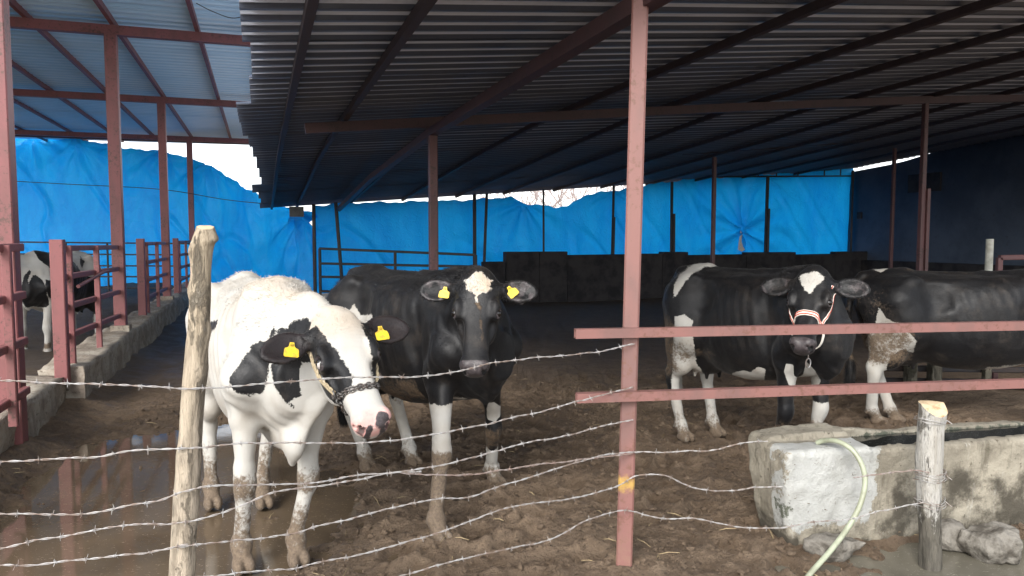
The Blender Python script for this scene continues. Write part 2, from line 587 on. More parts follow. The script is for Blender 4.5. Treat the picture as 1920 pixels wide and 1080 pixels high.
def coat_mat():
    t = NT("cow_coat")
    hi = t.noise(75, 4, 0.65)
    lo = t.noise(4.5, 5)
    hair = t.noise(190, 3, 0.6, stretch=(0.35, 1, 1), dist=0.4)
    e = t.math("ADD", t.attr("black"), t.math("MULTIPLY", t.math("SUBTRACT", hi, 0.5), 0.032))
    e = t.math("ADD", e, t.math("MULTIPLY", t.math("SUBTRACT", t.noise(14, 3), 0.5), 0.03))
    bm = t.mr(e, -0.003, 0.003)
    wc = t.mix(t.mr(lo, 0.42, 0.66), (0.46, 0.445, 0.41), (0.41, 0.38, 0.335))
    wc = t.mix(t.math("MULTIPLY", t.attr("cream"), t.mr(lo, 0.25, 0.6)), wc, (0.54, 0.43, 0.32))
    wc = t.mix(t.math("MULTIPLY", t.mr(hair, 0.44, 0.33), 0.18), wc, (0.45, 0.41, 0.35))
    bc = t.mix(t.mr(hair, 0.42, 0.66), (0.0050, 0.0052, 0.0062), (0.012, 0.0118, 0.013))
    bc = t.mix(t.mr(lo, 0.45, 0.75, 0, 0.5), bc, (0.013, 0.011, 0.010))
    c = t.mix(bm, wc, bc)
    pk = t.attr("pink")
    c = t.mix(pk, c, t.mix(t.mr(hi, 0.4, 0.6), (0.70, 0.34, 0.31), (0.62, 0.40, 0.36)))
    gy = t.mr(t.math("ADD", t.attr("grey"), t.noise(22, 4)), 0.93, 1.08)
    gyc = t.mix(t.mr(hi, 0.4, 0.65), (0.040, 0.034, 0.036), (0.070, 0.058, 0.060))
    c = t.mix(gy, c, gyc)
    mn = t.mr(t.math("ADD", t.math("MULTIPLY", t.noise(48, 7, 0.75), 0.62), t.math("MULTIPLY", t.noise(11, 4), 0.38)), 0.33, 0.67)
    md = t.attr("mud")
    thr = t.math("SUBTRACT", 1.0, md)
    mm = t.mr(t.math("ADD", md, t.math("MULTIPLY", t.math("SUBTRACT", mn, 0.5), 0.62)), 0.36, 0.80)
    mm = t.math("MULTIPLY", mm, 0.93)
    mc = t.mix(t.mr(hi, 0.35, 0.65), (0.095, 0.064, 0.041), (0.165, 0.118, 0.076))
    c = t.mix(mm, c, mc)
    mx = t.math("MAXIMUM", mm, 0.0)
    rr = t.mix(bm, (0.75, 0.75, 0.75), t.mix(t.mr(t.noise(3.2, 6, 0.65), 0.36, 0.64), (0.36, 0.36, 0.36), (0.58, 0.58, 0.58)))
    dust = t.mr(t.noise(6, 8, 0.75), 0.50, 0.72, 0, 0.14)
    c = t.mix(t.math("MULTIPLY", dust, bm), c, (0.16, 0.125, 0.095))
    rr = t.mix(gy, rr, (0.30, 0.30, 0.30))
    rr = t.mix(mx, rr, (0.85, 0.85, 0.85))
    h = t.math("ADD", t.math("ADD", t.math("MULTIPLY", hair, 0.34), t.math("MULTIPLY", t.noise(60, 5, 0.7, stretch=(0.4, 1, 0.8), dist=0.8), 0.40)), t.math("MULTIPLY", mm, t.math("ADD", 0.4, hi)))
    nr = t.bump(h, 0.42, 0.010)
    t.b.inputs["Sheen Weight"].default_value = 0.05
    t.b.inputs["Sheen Roughness"].default_value = 0.4
    M["cow_coat"] = t.put(c, rr, nr, 0, 0.30)


coat_mat()
# ------------------------------------------------------------------ cows: one smooth distance field per animal, meshed as one continuous skin
class Field:
    def __init__(self, lo, hi, h):
        self.h = h
        self.lo = np.array(lo, dtype=np.float32)
        self.n = np.ceil((np.array(hi) - self.lo) / h).astype(int) + 1
        self.F = np.full(tuple(self.n), 0.5, dtype=np.float32)

    def _win(self, lo, hi):
        a = np.clip(np.floor((np.array(lo) - self.lo) / self.h).astype(int), 0, self.n - 1)
        b = np.clip(np.ceil((np.array(hi) - self.lo) / self.h).astype(int) + 1, 1, self.n)
        if (b <= a).any():
            return None
        ax = [self.lo[i] + self.h * np.arange(a[i], b[i], dtype=np.float32) for i in range(3)]
        return (slice(a[0], b[0]), slice(a[1], b[1]), slice(a[2], b[2])), ax

    def _apply(self, sl, d, k, sub):
        f = self.F[sl]
        if sub:
            d = -d
            if k <= 0:
                self.F[sl] = np.maximum(f, d)
            else:
                hh = np.clip(0.5 - 0.5 * (f - d) / k, 0, 1)
                self.F[sl] = f * (1 - hh) + d * hh + k * hh * (1 - hh)
        else:
            if k <= 0:
                self.F[sl] = np.minimum(f, d)
            else:
                hh = np.clip(0.5 + 0.5 * (f - d) / k, 0, 1)
                self.F[sl] = f * (1 - hh) + d * hh - k * hh * (1 - hh)

    def cone(self, a, b, ra, rb, k=0.05, axis=None, f=1.0, sub=False):
        a, b = np.array(a, float), np.array(b, float)
        m = max(ra, rb) * max(1, 1 / f if f > 1 else 1) + k + 2 * self.h + (max(ra, rb) * (f - 1) if f > 1 else 0)
        w = self._win(np.minimum(a, b) - m, np.maximum(a, b) + m)
        if w is None:
            return
        sl, (X, Y, Z) = w
        p = [X[:, None, None] - a[0], Y[None, :, None] - a[1], Z[None, None, :] - a[2]]
        ba = b - a
        if axis is not None and f != 1.0:
            ax = np.array(axis, float)
            ax /= np.linalg.norm(ax)
            s = (p[0] * ax[0] + p[1] * ax[1] + p[2] * ax[2]) * (1 / f - 1)
            p = [p[i] + s * ax[i] for i in range(3)]
            ba = ba + ax * ba.dot(ax) * (1 / f - 1)
        L2 = max(ba.dot(ba), 1e-8)
        t = np.clip((p[0] * ba[0] + p[1] * ba[1] + p[2] * ba[2]) / L2, 0, 1)
        q = [p[i] - t * ba[i] for i in range(3)]
        d = np.sqrt(q[0] ** 2 + q[1] ** 2 + q[2] ** 2) - (ra + (rb - ra) * t)
        self._apply(sl, d.astype(np.float32), k, sub)

    def ell(self, c, r, k=0.03, rot=None, sub=False):
        c, r = np.array(c, float), np.array(r, float)
        m = r.max() + k + 2 * self.h
        w = self._win(c - m, c + m)
        if w is None:
            return
        sl, (X, Y, Z) = w
        p = [X[:, None, None] - c[0], Y[None, :, None] - c[1], Z[None, None, :] - c[2]]
        if rot is not None:      # rows of rot = the ellipsoid's own axes
            p = [p[0] * rot[i][0] + p[1] * rot[i][1] + p[2] * rot[i][2] for i in range(3)]
        k0 = np.sqrt((p[0] / r[0]) ** 2 + (p[1] / r[1]) ** 2 + (p[2] / r[2]) ** 2)
        k1 = np.sqrt((p[0] / r[0] ** 2) ** 2 + (p[1] / r[1] ** 2) ** 2 + (p[2] / r[2] ** 2) ** 2)
        d = k0 * (k0 - 1) / np.maximum(k1, 1e-4)
        self._apply(sl, d.astype(np.float32), k, sub)

    def loft(self, O, T, S, N, st, k=0.04, ex=2.3, taper=0.0):
        """st rows: t, centre offset along N, half width, half height up, half height down"""
        O, T, S, N = (np.array(v, float) for v in (O, T, S, N))
        st = np.array(st, float)
        ts = np.linspace(st[0, 0], st[-1, 0], 60)
        cols = []
        for j in range(1, 5):
            y = np.interp(ts, st[:, 0], st[:, j])
            ker = np.array([1, 2, 3, 2, 1]) / 9.0
            yp = np.concatenate([[y[0]] * 2, y, [y[-1]] * 2])
            cols.append(np.convolve(yp, ker, mode="valid"))
        ends = np.array([O + T * st[0, 0], O + T * st[-1, 0]])
        m = st[:, 1:].max() + np.abs(st[:, 1]).max() + k + 2 * self.h
        w = self._win(ends.min(0) - m, ends.max(0) + m)
        sl, (X, Y, Z) = w
        p = [X[:, None, None] - O[0], Y[None, :, None] - O[1], Z[None, None, :] - O[2]]
        t = p[0] * T[0] + p[1] * T[1] + p[2] * T[2]
        s = p[0] * S[0] + p[1] * S[1] + p[2] * S[2]
        n = p[0] * N[0] + p[1] * N[1] + p[2] * N[2]
        tc = np.clip(t, st[0, 0], st[-1, 0])
        c, wd, hu, hd = (np.interp(tc, ts, y) for y in cols)
        v = n - c
        hh = np.where(v > 0, hu, hd)
        if taper:
            wd = wd * (1 - taper * np.clip(-v / hd, 0, 1.2))
        u_, v_ = np.abs(s / wd), np.abs(v / hh)
        r = (u_ ** ex + v_ ** ex) ** (1 / ex)
        g = np.sqrt((u_ / wd) ** 2 + (v_ / hh) ** 2)
        d = r * (r - 1) / np.maximum(g, 1e-3)
        d = np.where(r < 0.05, -np.minimum(wd, hh), d)
        out = np.abs(t - tc)
        d = np.where(out > 0, np.sqrt(np.maximum(d, 0) ** 2 + out ** 2) + np.minimum(d, 0) * 0, d)
        self._apply(sl, d.astype(np.float32), k, False)

    def mesh(self):
        F, h = self.F, self.h
        I = F < 0
        c = np.zeros(tuple(self.n - 1), dtype=np.int8)
        for dx in (0, 1):
            for dy in (0, 1):
                for dz in (0, 1):
                    c += I[dx:self.n[0] - 1 + dx, dy:self.n[1] - 1 + dy, dz:self.n[2] - 1 + dz]
        cells = np.argwhere((c > 0) & (c < 8))
        idm = np.full(tuple(self.n - 1), -1, dtype=np.int32)
        idm[tuple(cells.T)] = np.arange(len(cells))
        corners = [(dx, dy, dz) for dx in (0, 1) for dy in (0, 1) for dz in (0, 1)]
        val = {q: F[cells[:, 0] + q[0], cells[:, 1] + q[1], cells[:, 2] + q[2]] for q in corners}
        acc = np.zeros((len(cells), 3))
        cnt = np.zeros(len(cells))
        for q in corners:
            for ax in range(3):
                if q[ax]:
                    continue
                q2 = tuple(1 if i == ax else q[i] for i in range(3))
                v0, v1 = val[q], val[q2]
                m = (v0 < 0) != (v1 < 0)
                t = np.where(m, v0 / np.where(m, v0 - v1, 1), 0)
                for i in range(3):
                    acc[:, i] += np.where(m, q[i] + (t if i == ax else 0), 0)
                cnt += m
        V = (acc / cnt[:, None] + cells) * h + self.lo
        quads = []
        n = self.n
        A = I[:-1, 1:-1, 1:-1]
        B = I[1:, 1:-1, 1:-1]
        for ax in range(3):
            o1, o2 = (ax + 1) % 3, (ax + 2) % 3
            s0 = [slice(1, -1)] * 3
            s1 = [slice(1, -1)] * 3
            s0[ax], s1[ax] = slice(0, -1), slice(1, None)
            A, B = I[tuple(s0)], I[tuple(s1)]
            e = np.argwhere(A != B)
            ins = A[tuple(e.T)]
            e = e + np.array([0 if i == ax else 1 for i in range(3)])
            def cid(a, b):
                q = e.copy()
                q[:, o1] += a
                q[:, o2] += b
                return idm[q[:, 0], q[:, 1], q[:, 2]]
            qd = np.stack([cid(-1, -1), cid(0, -1), cid(0, 0), cid(-1, 0)], 1)
            qd[~ins] = qd[~ins][:, ::-1]
            quads.append(qd)
        Q = np.concatenate(quads)
        Q = Q[(Q >= 0).all(1)]
        return V, Q


def relax(V, Q, it=2):
    e = np.concatenate([Q[:, [0, 1]], Q[:, [1, 2]], Q[:, [2, 3]], Q[:, [3, 0]]])
    a = np.concatenate([e[:, 0], e[:, 1]])
    b = np.concatenate([e[:, 1], e[:, 0]])
    n = len(V)
    cnt = np.bincount(a, minlength=n)[:, None]
    for i in range(it):
        for lam in (0.5, -0.52):
            av = np.stack([np.bincount(a, V[b, j], n) for j in range(3)], 1) / np.maximum(cnt, 1)
            V = V + lam * (av - V)
    return V


def normals(V, Q):
    fn = np.cross(V[Q[:, 2]] - V[Q[:, 0]], V[Q[:, 3]] - V[Q[:, 1]])
    N = np.zeros_like(V)
    for j in range(4):
        for i in range(3):
            N[:, i] += np.bincount(Q[:, j], fn[:, i], len(V))
    return N / np.maximum(np.linalg.norm(N, axis=1, keepdims=True), 1e-9)


def poly_sd(x, y, poly):
    """signed distance to a polygon, positive inside"""
    P = np.array(poly, float)
    d = np.full(x.shape, 1e9)
    ins = np.zeros(x.shape, bool)
    for i in range(len(P)):
        a, b = P[i], P[(i + 1) % len(P)]
        ex, ey = b - a
        wx, wy = x - a[0], y - a[1]
        t = np.clip((wx * ex + wy * ey) / max(ex * ex + ey * ey, 1e-12), 0, 1)
        d = np.minimum(d, (wx - ex * t) ** 2 + (wy - ey * t) ** 2)
        c1 = (a[1] > y) != (b[1] > y)
        with np.errstate(divide="ignore", invalid="ignore"):
            c2 = x < (b[0] - a[0]) * (y - a[1]) / (b[1] - a[1] + 1e-12) + a[0]
        ins ^= c1 & c2
    return np.where(ins, 1, -1) * np.sqrt(d)


def unit(v):
    v = np.array(v, float)
    return v / np.linalg.norm(v)


class Cow:
    """spec: pos, dir, L (body length factor), H (height factor), feet {fl, fr, hl, hr: world xy}, poll, muzzle (world), roll, ears"""

    def __init__(self, sp):
        self.sp = sp
        d = unit([sp["dir"][0], sp["dir"][1], 0])
        self.ang = math.atan2(d[1], d[0])
        self.pos = np.array([sp["pos"][0], sp["pos"][1], sp.get("z", -.022)])
        self.fw, self.lf = d, np.array([-d[1], d[0], 0])
        self.L, self.H = sp.get("L", 1.0), sp.get("H", 1.0)
        self.build_field()

    def w2l(self, P):
        P = np.asarray(P, float) - self.pos
        return np.stack([P @ self.fw, P @ self.lf, P[..., 2]], -1)

    def l2w(self, P):
        P = np.asarray(P, float)
        return self.pos + P[..., 0:1] * self.fw + P[..., 1:2] * self.lf + P[..., 2:3] * np.array([0, 0, 1.0])

    def head_xyz(self, t, s, n):
        k = self.hs
        return self.hp + self.hT * t * k + self.hS * s * k + self.hN * n * k

    def build_field(self):
        sp, L, H = self.sp, self.L, self.H
        B = lambda x, y, z: (x * L, y, z * H)
        poll, muz = self.w2l(sp["poll"]), self.w2l(sp["muzzle"])
        self.hp = poll
        T = unit(muz - poll)
        self.hs = np.linalg.norm(muz - poll) / 0.575
        up = np.array([0, 0, 1.0])
        S = np.cross(up, T) if abs(T[2]) < 0.97 else np.array([0, 1.0, 0])
        S = unit(S)
        N = unit(np.cross(T, S))
        ro = R(sp.get("roll", 0))
        S, N = S * math.cos(ro) + N * math.sin(ro), N * math.cos(ro) - S * math.sin(ro)
        self.hT, self.hS, self.hN = T, S, N
        hx = self.head_xyz
        hk = self.hs
        feet = {k: self.w2l(np.array([*v, 0.0]))[:2] for k, v in sp["feet"].items()}
        self.feet = feet
        pts = [poll, muz] + [np.array([*f, 0]) for f in feet.values()] + [np.array(B(-1.02, 0, 1)), np.array(B(0.95, 0, 1))]
        pts = np.array(pts)
        lo = pts.min(0) - 0.32
        hi = pts.max(0) + 0.32
        lo[1], hi[1] = min(lo[1], -0.45), max(hi[1], 0.45)
        lo[2], hi[2] = -0.06, max(1.5 * H, poll[2] + 0.15)
        f = self.f = Field(lo, hi, sp.get("h", 0.01))
        # trunk
        tr = [(-0.90, 1.20, .10, .10, .10), (-0.84, 1.20, .19, .155, .20), (-0.72, 1.16, .245, .235, .30), (-0.58, 1.10, .275, .315, .36), (-0.42, 1.06, .285, .345, .40),
              (-0.20, 1.02, .325, .37, .43), (0.05, 1.01, .345, .375, .43), (0.28, 1.03, .315, .36, .42), (0.46, 1.06, .265, .35, .40), (0.60, 1.06, .225, .345, .37),
              (0.72, 1.02, .20, .30, .30), (0.82, .98, .165, .22, .20), (0.90, .96, .10, .12, .11)]
        Wd = sp.get('W', .95)
        bl_ = sp.get('belly', 1.0)
        tr = [(a * L, b * H, c * Wd, d_ * H, e * H * (1 + (bl_ - 1) * (-.6 < a < .7))) for a, b, c, d_, e in tr]
        f.loft((0, 0, 0), (1, 0, 0), (0, 1, 0), (0, 0, 1), tr, 0.0, 2.35)
        f.cone(B(-.80, 0, 1.375), B(.10, 0, 1.385), .024, .022, .045)
        f.cone(B(.10, 0, 1.385), B(.52, 0, 1.415), .022, .030, .06)
        f.cone(B(-.52, 0, 1.385), B(-.80, 0, 1.35), .05, .05, .06)
        for s in (1, -1):
            f.ell(B(-.50, s * .235 * Wd, 1.325), (.075, .050, .050), .035)       # hook bones
            f.cone(B(-.50, s * .225 * Wd, 1.31), B(-.84, s * .115, 1.23), .038, .042, .045)
            f.cone(B(-.42, s * .20 * Wd, 1.30), B(.02, s * .16 * Wd, 1.315), .020, .018, .05)
            f.ell(B(-.87, s * .105, 1.205), (.05, .045, .05), .04)         # pin bones
            f.ell(B(-.33, s * .345 * Wd, 1.20), (.14, .085, .12), .07, sub=True)   # hollow of the flank
            f.ell(B(-.70, s * .25, 1.30), (.11, .05, .045), .06, sub=True)
            # shoulder
            f.cone(B(.47, s * .085, 1.34), B(.66, s * .185, .98), .075, .105, .09)
            f.cone(B(.66, s * .185, .98), B(.53, s * .185, .82), .105, .095, .07)
            f.ell(B(.37, s * .315 * Wd, 1.04), (.050, .055, .24), .06, sub=True)
            f.cone(B(.46, s * .105, 1.34), B(.64, s * .235, 1.02), .018, .026, .04)       # ridge of the shoulder blade
            f.ell(B(.71, s * .205, .965), (.055, .04, .06), .04)                          # point of the shoulder
            f.ell(B(.60, s * .27, .80), (.10, .035, .05), .05, sub=True)
            f.cone(B(.44, s * .24, .72), B(.36, s * .25, .95), .022, .014, .05, sub=True)
            # haunch
            f.cone(B(-.60, s * .15, 1.14), B(-.50, s * .19, .88), .185, .135, .09)
            f.cone(B(-.80, s * .115, 1.10), B(-.72, s * .155, .76), .10, .085, .08)
        # legs
        self.joints = {}
        for key, s in (("fl", 1), ("fr", -1)):
            fx, fy = feet[key]
            E = np.array(B(.52, s * .175, .80))
            ft = np.array([fx - .02, fy, .125])
            kn = E + (ft - E) * .52 + np.array([.035, 0, 0]) * sp.get("knee", {}).get(key, 1)
            self.joints[key] = (E, kn, ft)
            f.cone(E + [0.01, 0, .05], kn + [0, 0, .07], .088, .050, .05, (0, 1, 0), .85)
            f.cone(kn + [0, 0, .07], kn - [0, 0, .05], .050, .043, .02)
            f.ell(kn + [.008, 0, 0], (.050, .052, .070), .02)
            f.cone(kn - [0, 0, .03], ft + [0, 0, .02], .040, .034, .03)
            f.cone(kn + [-.028, 0, -.06], ft + [-.026, 0, .02], .018, .020, .03)
            f.ell(ft, (.045, .047, .050), .025)
            self.hoof(f, ft, np.array([fx, fy]))
        for key, s in (("hl", 1), ("hr", -1)):
            fx, fy = feet[key]
            St = np.array(B(-.44, s * .205, .82))
            ft = np.array([fx - .03, fy, .13])
            hk_ = St + (ft - St) * .47 + np.array([-.17 * sp.get("hock", {}).get(key, 1), 0, 0.02])
            self.joints[key] = (St, hk_, ft)
            f.cone(np.array(B(-.56, s * .185, .98)), hk_ + (St - hk_) * .40, .165, .082, .08, (0, 1, 0), .72)
            f.cone(hk_ + (St - hk_) * .45, hk_ + [.012, 0, .02], .085, .050, .05, (0, 1, 0), .8)
            f.cone(np.array(B(-.74, s * .16, .80)), hk_ + [-.03, 0, .06], .07, .024, .06, (0, 1, 0), .8)
            f.ell(hk_ + [-.035, 0, .02], (.034, .036, .055), .03)
            f.ell(hk_ + [.0, 0, -.02], (.050, .046, .07), .03)
            f.cone(hk_ - [0, 0, .05], ft + [0, 0, .02], .042, .036, .03)
            f.cone(hk_ + [-.03, 0, -.06], ft + [-.03, 0, .02], .018, .020, .03)
            f.ell(ft, (.047, .048, .052), .025)
            self.hoof(f, ft, np.array([fx, fy]))
        # neck
        j0 = hx(.02, 0, -.10)
        jb = hx(.17, 0, -.20)
        side = unit(np.cross(up, (j0 - np.array(B(.55, 0, 1.2)))))
        mid = np.array(B(.60, 0, 1.27)) * .45 + j0 * .55
        f.cone(B(.56, 0, 1.29), mid + [0, 0, .05], .095, .080, .09, side, .75)
        f.cone(mid + [0, 0, .05], hx(-.01, 0, -.085), .080, .068, .06, side, .9)
        f.cone(B(.66, 0, 1.08), j0 * .5 + jb * .5, .170, .108, .10, side, .72)
        f.cone(B(.74, 0, .93), jb, .125, .080, .10, side, .72)
        for s in (1, -1):
            f.cone(B(.62, s * .11, 1.14), hx(.05, s * .05, -.13), .085, .065, .08)
        # dewlap and brisket
        dw = jb * .45 + np.array(B(.84, 0, .80)) * .55
        f.cone(jb + [0, 0, -.03], dw + [0, 0, -.03], .032, .035, .06, side, .55)
        bz = sp.get("brisket", .68)
        f.cone(dw + [0, 0, -.03], B(.80, 0, bz + .10), .030, .045, .07, side, .5)
        f.cone(B(.80, 0, bz + .10), B(.74, 0, bz + .02), .045, .030, .05, (0, 1, 0), .6)
        f.cone(B(.76, 0, bz + .12), B(.42, 0, bz + .10), .062, .085, .07, (0, 1, 0), .72)
        if sp.get("udder", True):
            f.ell(B(-.52, 0, .68), (.19, .15, .13), .06)
            for a, b in ((-.44, .07), (-.44, -.07), (-.60, .06), (-.60, -.06)):
                f.cone(B(a, b, .60), B(a, b, .53), .020, .013, .02)
        # tail
        tl = [B(-.86, 0, 1.355), B(-.94, 0.0, 1.27), B(-.965, sp.get("tail", 0.0) * .3, 1.05), B(-.95, sp.get("tail", 0.0), .75), B(-.93, sp.get("tail", 0.0), .55)]
        for i, (ra, rb) in enumerate(((.050, .036), (.036, .026), (.026, .021), (.021, .024))):
            f.cone(tl[i], tl[i + 1], ra, rb, .03)
        f.ell(np.array(tl[-1]) - [0, 0, .10], (.040, .038, .14), .03)
        self.tail_pts = tl
        # head
        st = [(-.03, -.095, .070, .055, .07), (0.0, -.085, .092, .080, .085), (.05, -.085, .112, .087, .105), (.11, -.088, .128, .088, .125), (.18, -.092, .132, .090, .135),
              (.24, -.092, .120, .083, .130), (.30, -.088, .098, .074, .112), (.37, -.080, .080, .065, .092), (.44, -.074, .073, .060, .075), (.50, -.070, .074, .058, .064),
              (.545, -.070, .068, .052, .056), (.575, -.072, .050, .036, .040)]
        f.loft(hx(0, 0, 0), T, S, N, [tuple(x * hk for x in r_) for r_ in st], .045, 2.5, .34)
        e3 = [T, S, N]
        f.ell(hx(-.005, 0, -.055), np.array((.055, .060, .058)) * hk, .04, e3)      # poll
        for s in (1, -1):
            f.ell(hx(.015, s * .062, -.05), np.array((.035, .030, .035)) * hk, .025, e3)   # polled horn buds
            f.ell(hx(.216, s * .113, -.042), np.array((.046, .028, .034)) * hk, .034, e3)  # orbit
            f.ell(hx(.184, s * .110, -.018), np.array((.040, .022, .018)) * hk, .020, e3)   # brow
            f.ell(hx(.25, s * .075, -.165), np.array((.10, .034, .072)) * hk, .05, e3)     # jaw muscle
            f.ell(hx(.14, s * .070, -.205), np.array((.055, .035, .055)) * hk, .05, e3)    # jaw angle
            f.ell(hx(.325, s * .090, -.060), np.array((.06, .018, .030)) * hk, .035, e3, sub=True)
            f.cone(hx(.24, s * .098, -.115), hx(.36, s * .072, -.115), .014 * hk, .010 * hk, .025)   # facial crest
            f.ell(hx(.528, s * .046, -.040), np.array((.034, .030, .034)) * hk, .02, e3)   # nostril wing
        f.ell(hx(.525, 0, -.070), np.array((.055, .078, .055)) * hk, .03, e3)
        f.ell(hx(.535, 0, -.108), np.array((.040, .070, .028)) * hk, .015, e3)             # upper lip
        f.ell(hx(.495, 0, -.145), np.array((.055, .052, .026)) * hk, .012, e3)             # chin
        f.cone(hx(.44, 0, -.14), hx(.26, 0, -.175), .040 * hk, .060 * hk, .05)
        for s in (1, -1):
            f.cone(hx(.545, s * .062, -.1335), hx(.44, s * .070, -.128), .006 * hk, .005 * hk, .012, sub=True)   # mouth corner
            ax = unit(T * .55 + S * s * .25 + N * .55)
            f.cone(hx(.548, s * .040, -.040), hx(.575, s * .062, -.062), .0150 * hk, .0150 * hk, .006, sub=True)    # nostril
            f.cone(hx(.535, s * .072, -.062), hx(.560, s * .066, -.062), .010 * hk, .012 * hk, .006, sub=True)
            # eye socket: the ball sits inside, lids are the rim
            ed = unit(S * s * .80 + N * .58)
            ea = unit(T * .93 - N * .25 + S * s * .14)
            ea = unit(ea - ed * ea.dot(ed))
            f.ell(hx(.222, s * .142, -.024), np.array((.027, .034, .0160)) * hk, .004, [ea, ed, np.cross(ea, ed)], sub=True)
        # ears
        self.ears = []
        for s, spec in ((1, sp["earL"]), (-1, sp["earR"])):
            t_, l_, n_ = spec[:3]                     # axis as (along T, outward, along N)
            ax = unit(T * t_ + S * s * l_ + N * n_)
            fc = unit(spec[3] * T + spec[4] * N + S * s * .15)   # the way the open cup faces
            fc = unit(fc - ax * fc.dot(ax))
            cr = np.cross(fc, ax)
            base = hx(.055, s * .095, -.085)
            el = spec[5] if len(spec) > 5 else .105
            el, ew = el * hk, sp.get('earw', .074) * hk
            rt = [ax, cr, fc]
            f.cone(base, base + ax * .05, .040 * hk, .032 * hk, .03)
            c = base + ax * (.035 + el)
            f.ell(c, (el, ew, .020), .020, rt)
            f.ell(c + ax * el * .45 , (el * .62, ew * .62, .014), .015, rt)
            f.ell(c + fc * .020 + ax * .01, (el * .86, ew * .74, .021), .008, rt, sub=True)
            self.ears.append((s, base, ax, cr, fc, el, ew, c))
        V, Q = f.mesh()
        del f.F
        V = relax(V, Q, 2)
        Nn = normals(V, Q)
        # soft relief: ribs, hide wrinkles
        x, y, z = V.T
        band = sstep(-.30 * L, -.15 * L, x) * (1 - sstep(.30 * L, .42 * L, x)) * sstep(.75, .95, z / H) * (1 - sstep(1.2, 1.34, z / H)) * sstep(.12, .2, np.abs(y))
        rib = np.sin((x / L + .25 * (z / H - 1)) * 2 * np.pi / .085) * sp.get('ribs', .0022) * band
        nk = sstep(.50 * L, .62 * L, x) * (1 - sstep(.80 * L, .98 * L, x)) * sstep(.62, .78, z) * (1 - sstep(1.15, 1.28, z))
        rib = rib + .0030 * nk * np.sin(x * 62 + z * 20 + 3.5 * N2(y * 6, z * 6, x * 3))
        wr = .0028 * N1(x * 9, y * 9, z * 9) + .0018 * N2(x * 21, y * 21, z * 21)
        q = (V - poll) / hk
        ht, hs_, hn = q @ T, q @ S, q @ N
        fore = np.exp(-((ht - .12) / .055) ** 2) * sstep(-.09, -.03, hn) * (np.abs(hs_) < .12) * (ht > 0) * (ht < .3)
        rib = rib + fore * .0022 * np.sin(ht * 330 + 3.0 * N1(hs_ * 14, ht * 10) * 2)
        V = V + Nn * (rib + wr * sstep(.02, .1, np.abs(y) + .03))[:, None]
        self.V, self.Q, self.N = V, Q, normals(V, Q)

    def hoof(self, f, ft, fxy):
        c = np.array([fxy[0] + .02, fxy[1], .045])
        f.cone(ft, c + [-.005, 0, .015], .043, .044, .025)
        for s in (1, -1):
            f.ell(c + [.015, s * .026, -.005], (.060, .027, .042), .012)
        f.ell(c + [-.035, 0, -.01], (.035, .042, .035), .02)
        for s in (1, -1):
            f.ell(ft + [-.048, s * .022, -.02], (.016, .013, .020), .008)      # dewclaws

    # ---- coordinates used for markings
    def frames(self):
        P = self.V
        q = (P - self.hp) / self.hs
        self.t, self.s, self.n = q @ self.hT, q @ self.hS, q @ self.hN
        self.W = self.l2w(P)
        self.px, self.py, self.pd = to_px(self.W)
        self.ishead = (self.t > -.06) & (self.t < .66) & (np.abs(self.s) < .165) & (self.n < .08) & (self.n > -.30 + .0 * self.t) & ((self.t > .10) | (self.n > -.13))
        self.isear = np.zeros(len(P), bool)
        self.earside = np.zeros(len(P))
        self.earin = np.zeros(len(P))
        for s, base, ax, cr, fc, el, ew, c in self.ears:
            r = P - base
            a = r @ ax
            m = (a > .045) & (a < .035 + 2.15 * el) & (np.abs(r @ cr) < ew * 1.25) & (np.abs(r @ fc) < .032)
            self.isear |= m
            self.earside[m] = s
            self.earin[m] = np.clip((self.N[m] @ fc - .2) * 1.6, 0, 1)

    def pxpoly(self, poly, d0, d1, gain=1.0):
        sd = poly_sd(self.px, self.py, poly) * self.pd / F_PX * gain
        return np.minimum(sd, np.minimum(self.pd - d0, d1 - self.pd))

    def headpoly(self, poly, nmin=-.12):
        sd = poly_sd(self.s, self.t, poly) * self.hs
        return np.where(self.ishead & (self.n > nmin), sd, -1.0)

    def finish(self, coat, name="cow"):
        sp = self.sp
        self.frames()
        A = dict(black=np.full(len(self.V), -.2), mud=np.zeros(len(self.V)), pink=np.zeros(len(self.V)), grey=np.zeros(len(self.V)), cream=np.zeros(len(self.V)))
        coat(self, A)
        nos = np.minimum(np.hypot(self.t - .560, np.abs(self.s) - .055), 1.0)
        nos = np.where(self.ishead & (self.n < -.028) & (self.n > -.085), nos, 1.0)
        dark_n = 1 - sstep(.013, .022, nos)
        A["black"] = np.where(dark_n > .05, np.maximum(A["black"], .1), A["black"])
        A["pink"] *= 1 - dark_n * .85
        A["grey"] *= 1 - dark_n
        for sg in (1, -1):
            de = np.sqrt((self.t - .225) ** 2 * .55 + (self.s - sg * .128) ** 2 + (self.n + .034) ** 2)
            lid = self.ishead * (1 - sstep(.022, .036, de))
            A["grey"] = np.maximum(A["grey"], lid * .66)
        # muddy feet for every cow
        z = self.V[:, 2]
        A["mud"] = np.maximum(A["mud"], (1 - sstep(.05, .24, z)) * .9)
        root = empty(name)
        root.matrix_world = Matrix.Translation(Vector(self.pos)) @ Matrix.Rotation(self.ang, 4, "Z")
        tag(root, sp["label"], "cow", "dairy cows in the muddy yard")
        self.root = root
        me = np_mesh("body", self.V, self.Q, True)
        self.set_attr(me, A)
        self.put("body", me, "cow_coat")
        self.bvh = BVHTree.FromPolygons([tuple(v) for v in self.V], self.Q.tolist()) if sp.get("detail", True) else None
        self.A = A
        self.fuzz()
        self.eyes()
        if sp.get("tags"):
            self.eartags()
        return root

    def put(self, name, me, mat):
        o = bpy.data.objects.new(name, me)
        if mat:
            me.materials.append(M[mat])
        COL.objects.link(o)
        o.parent = self.root
        return o

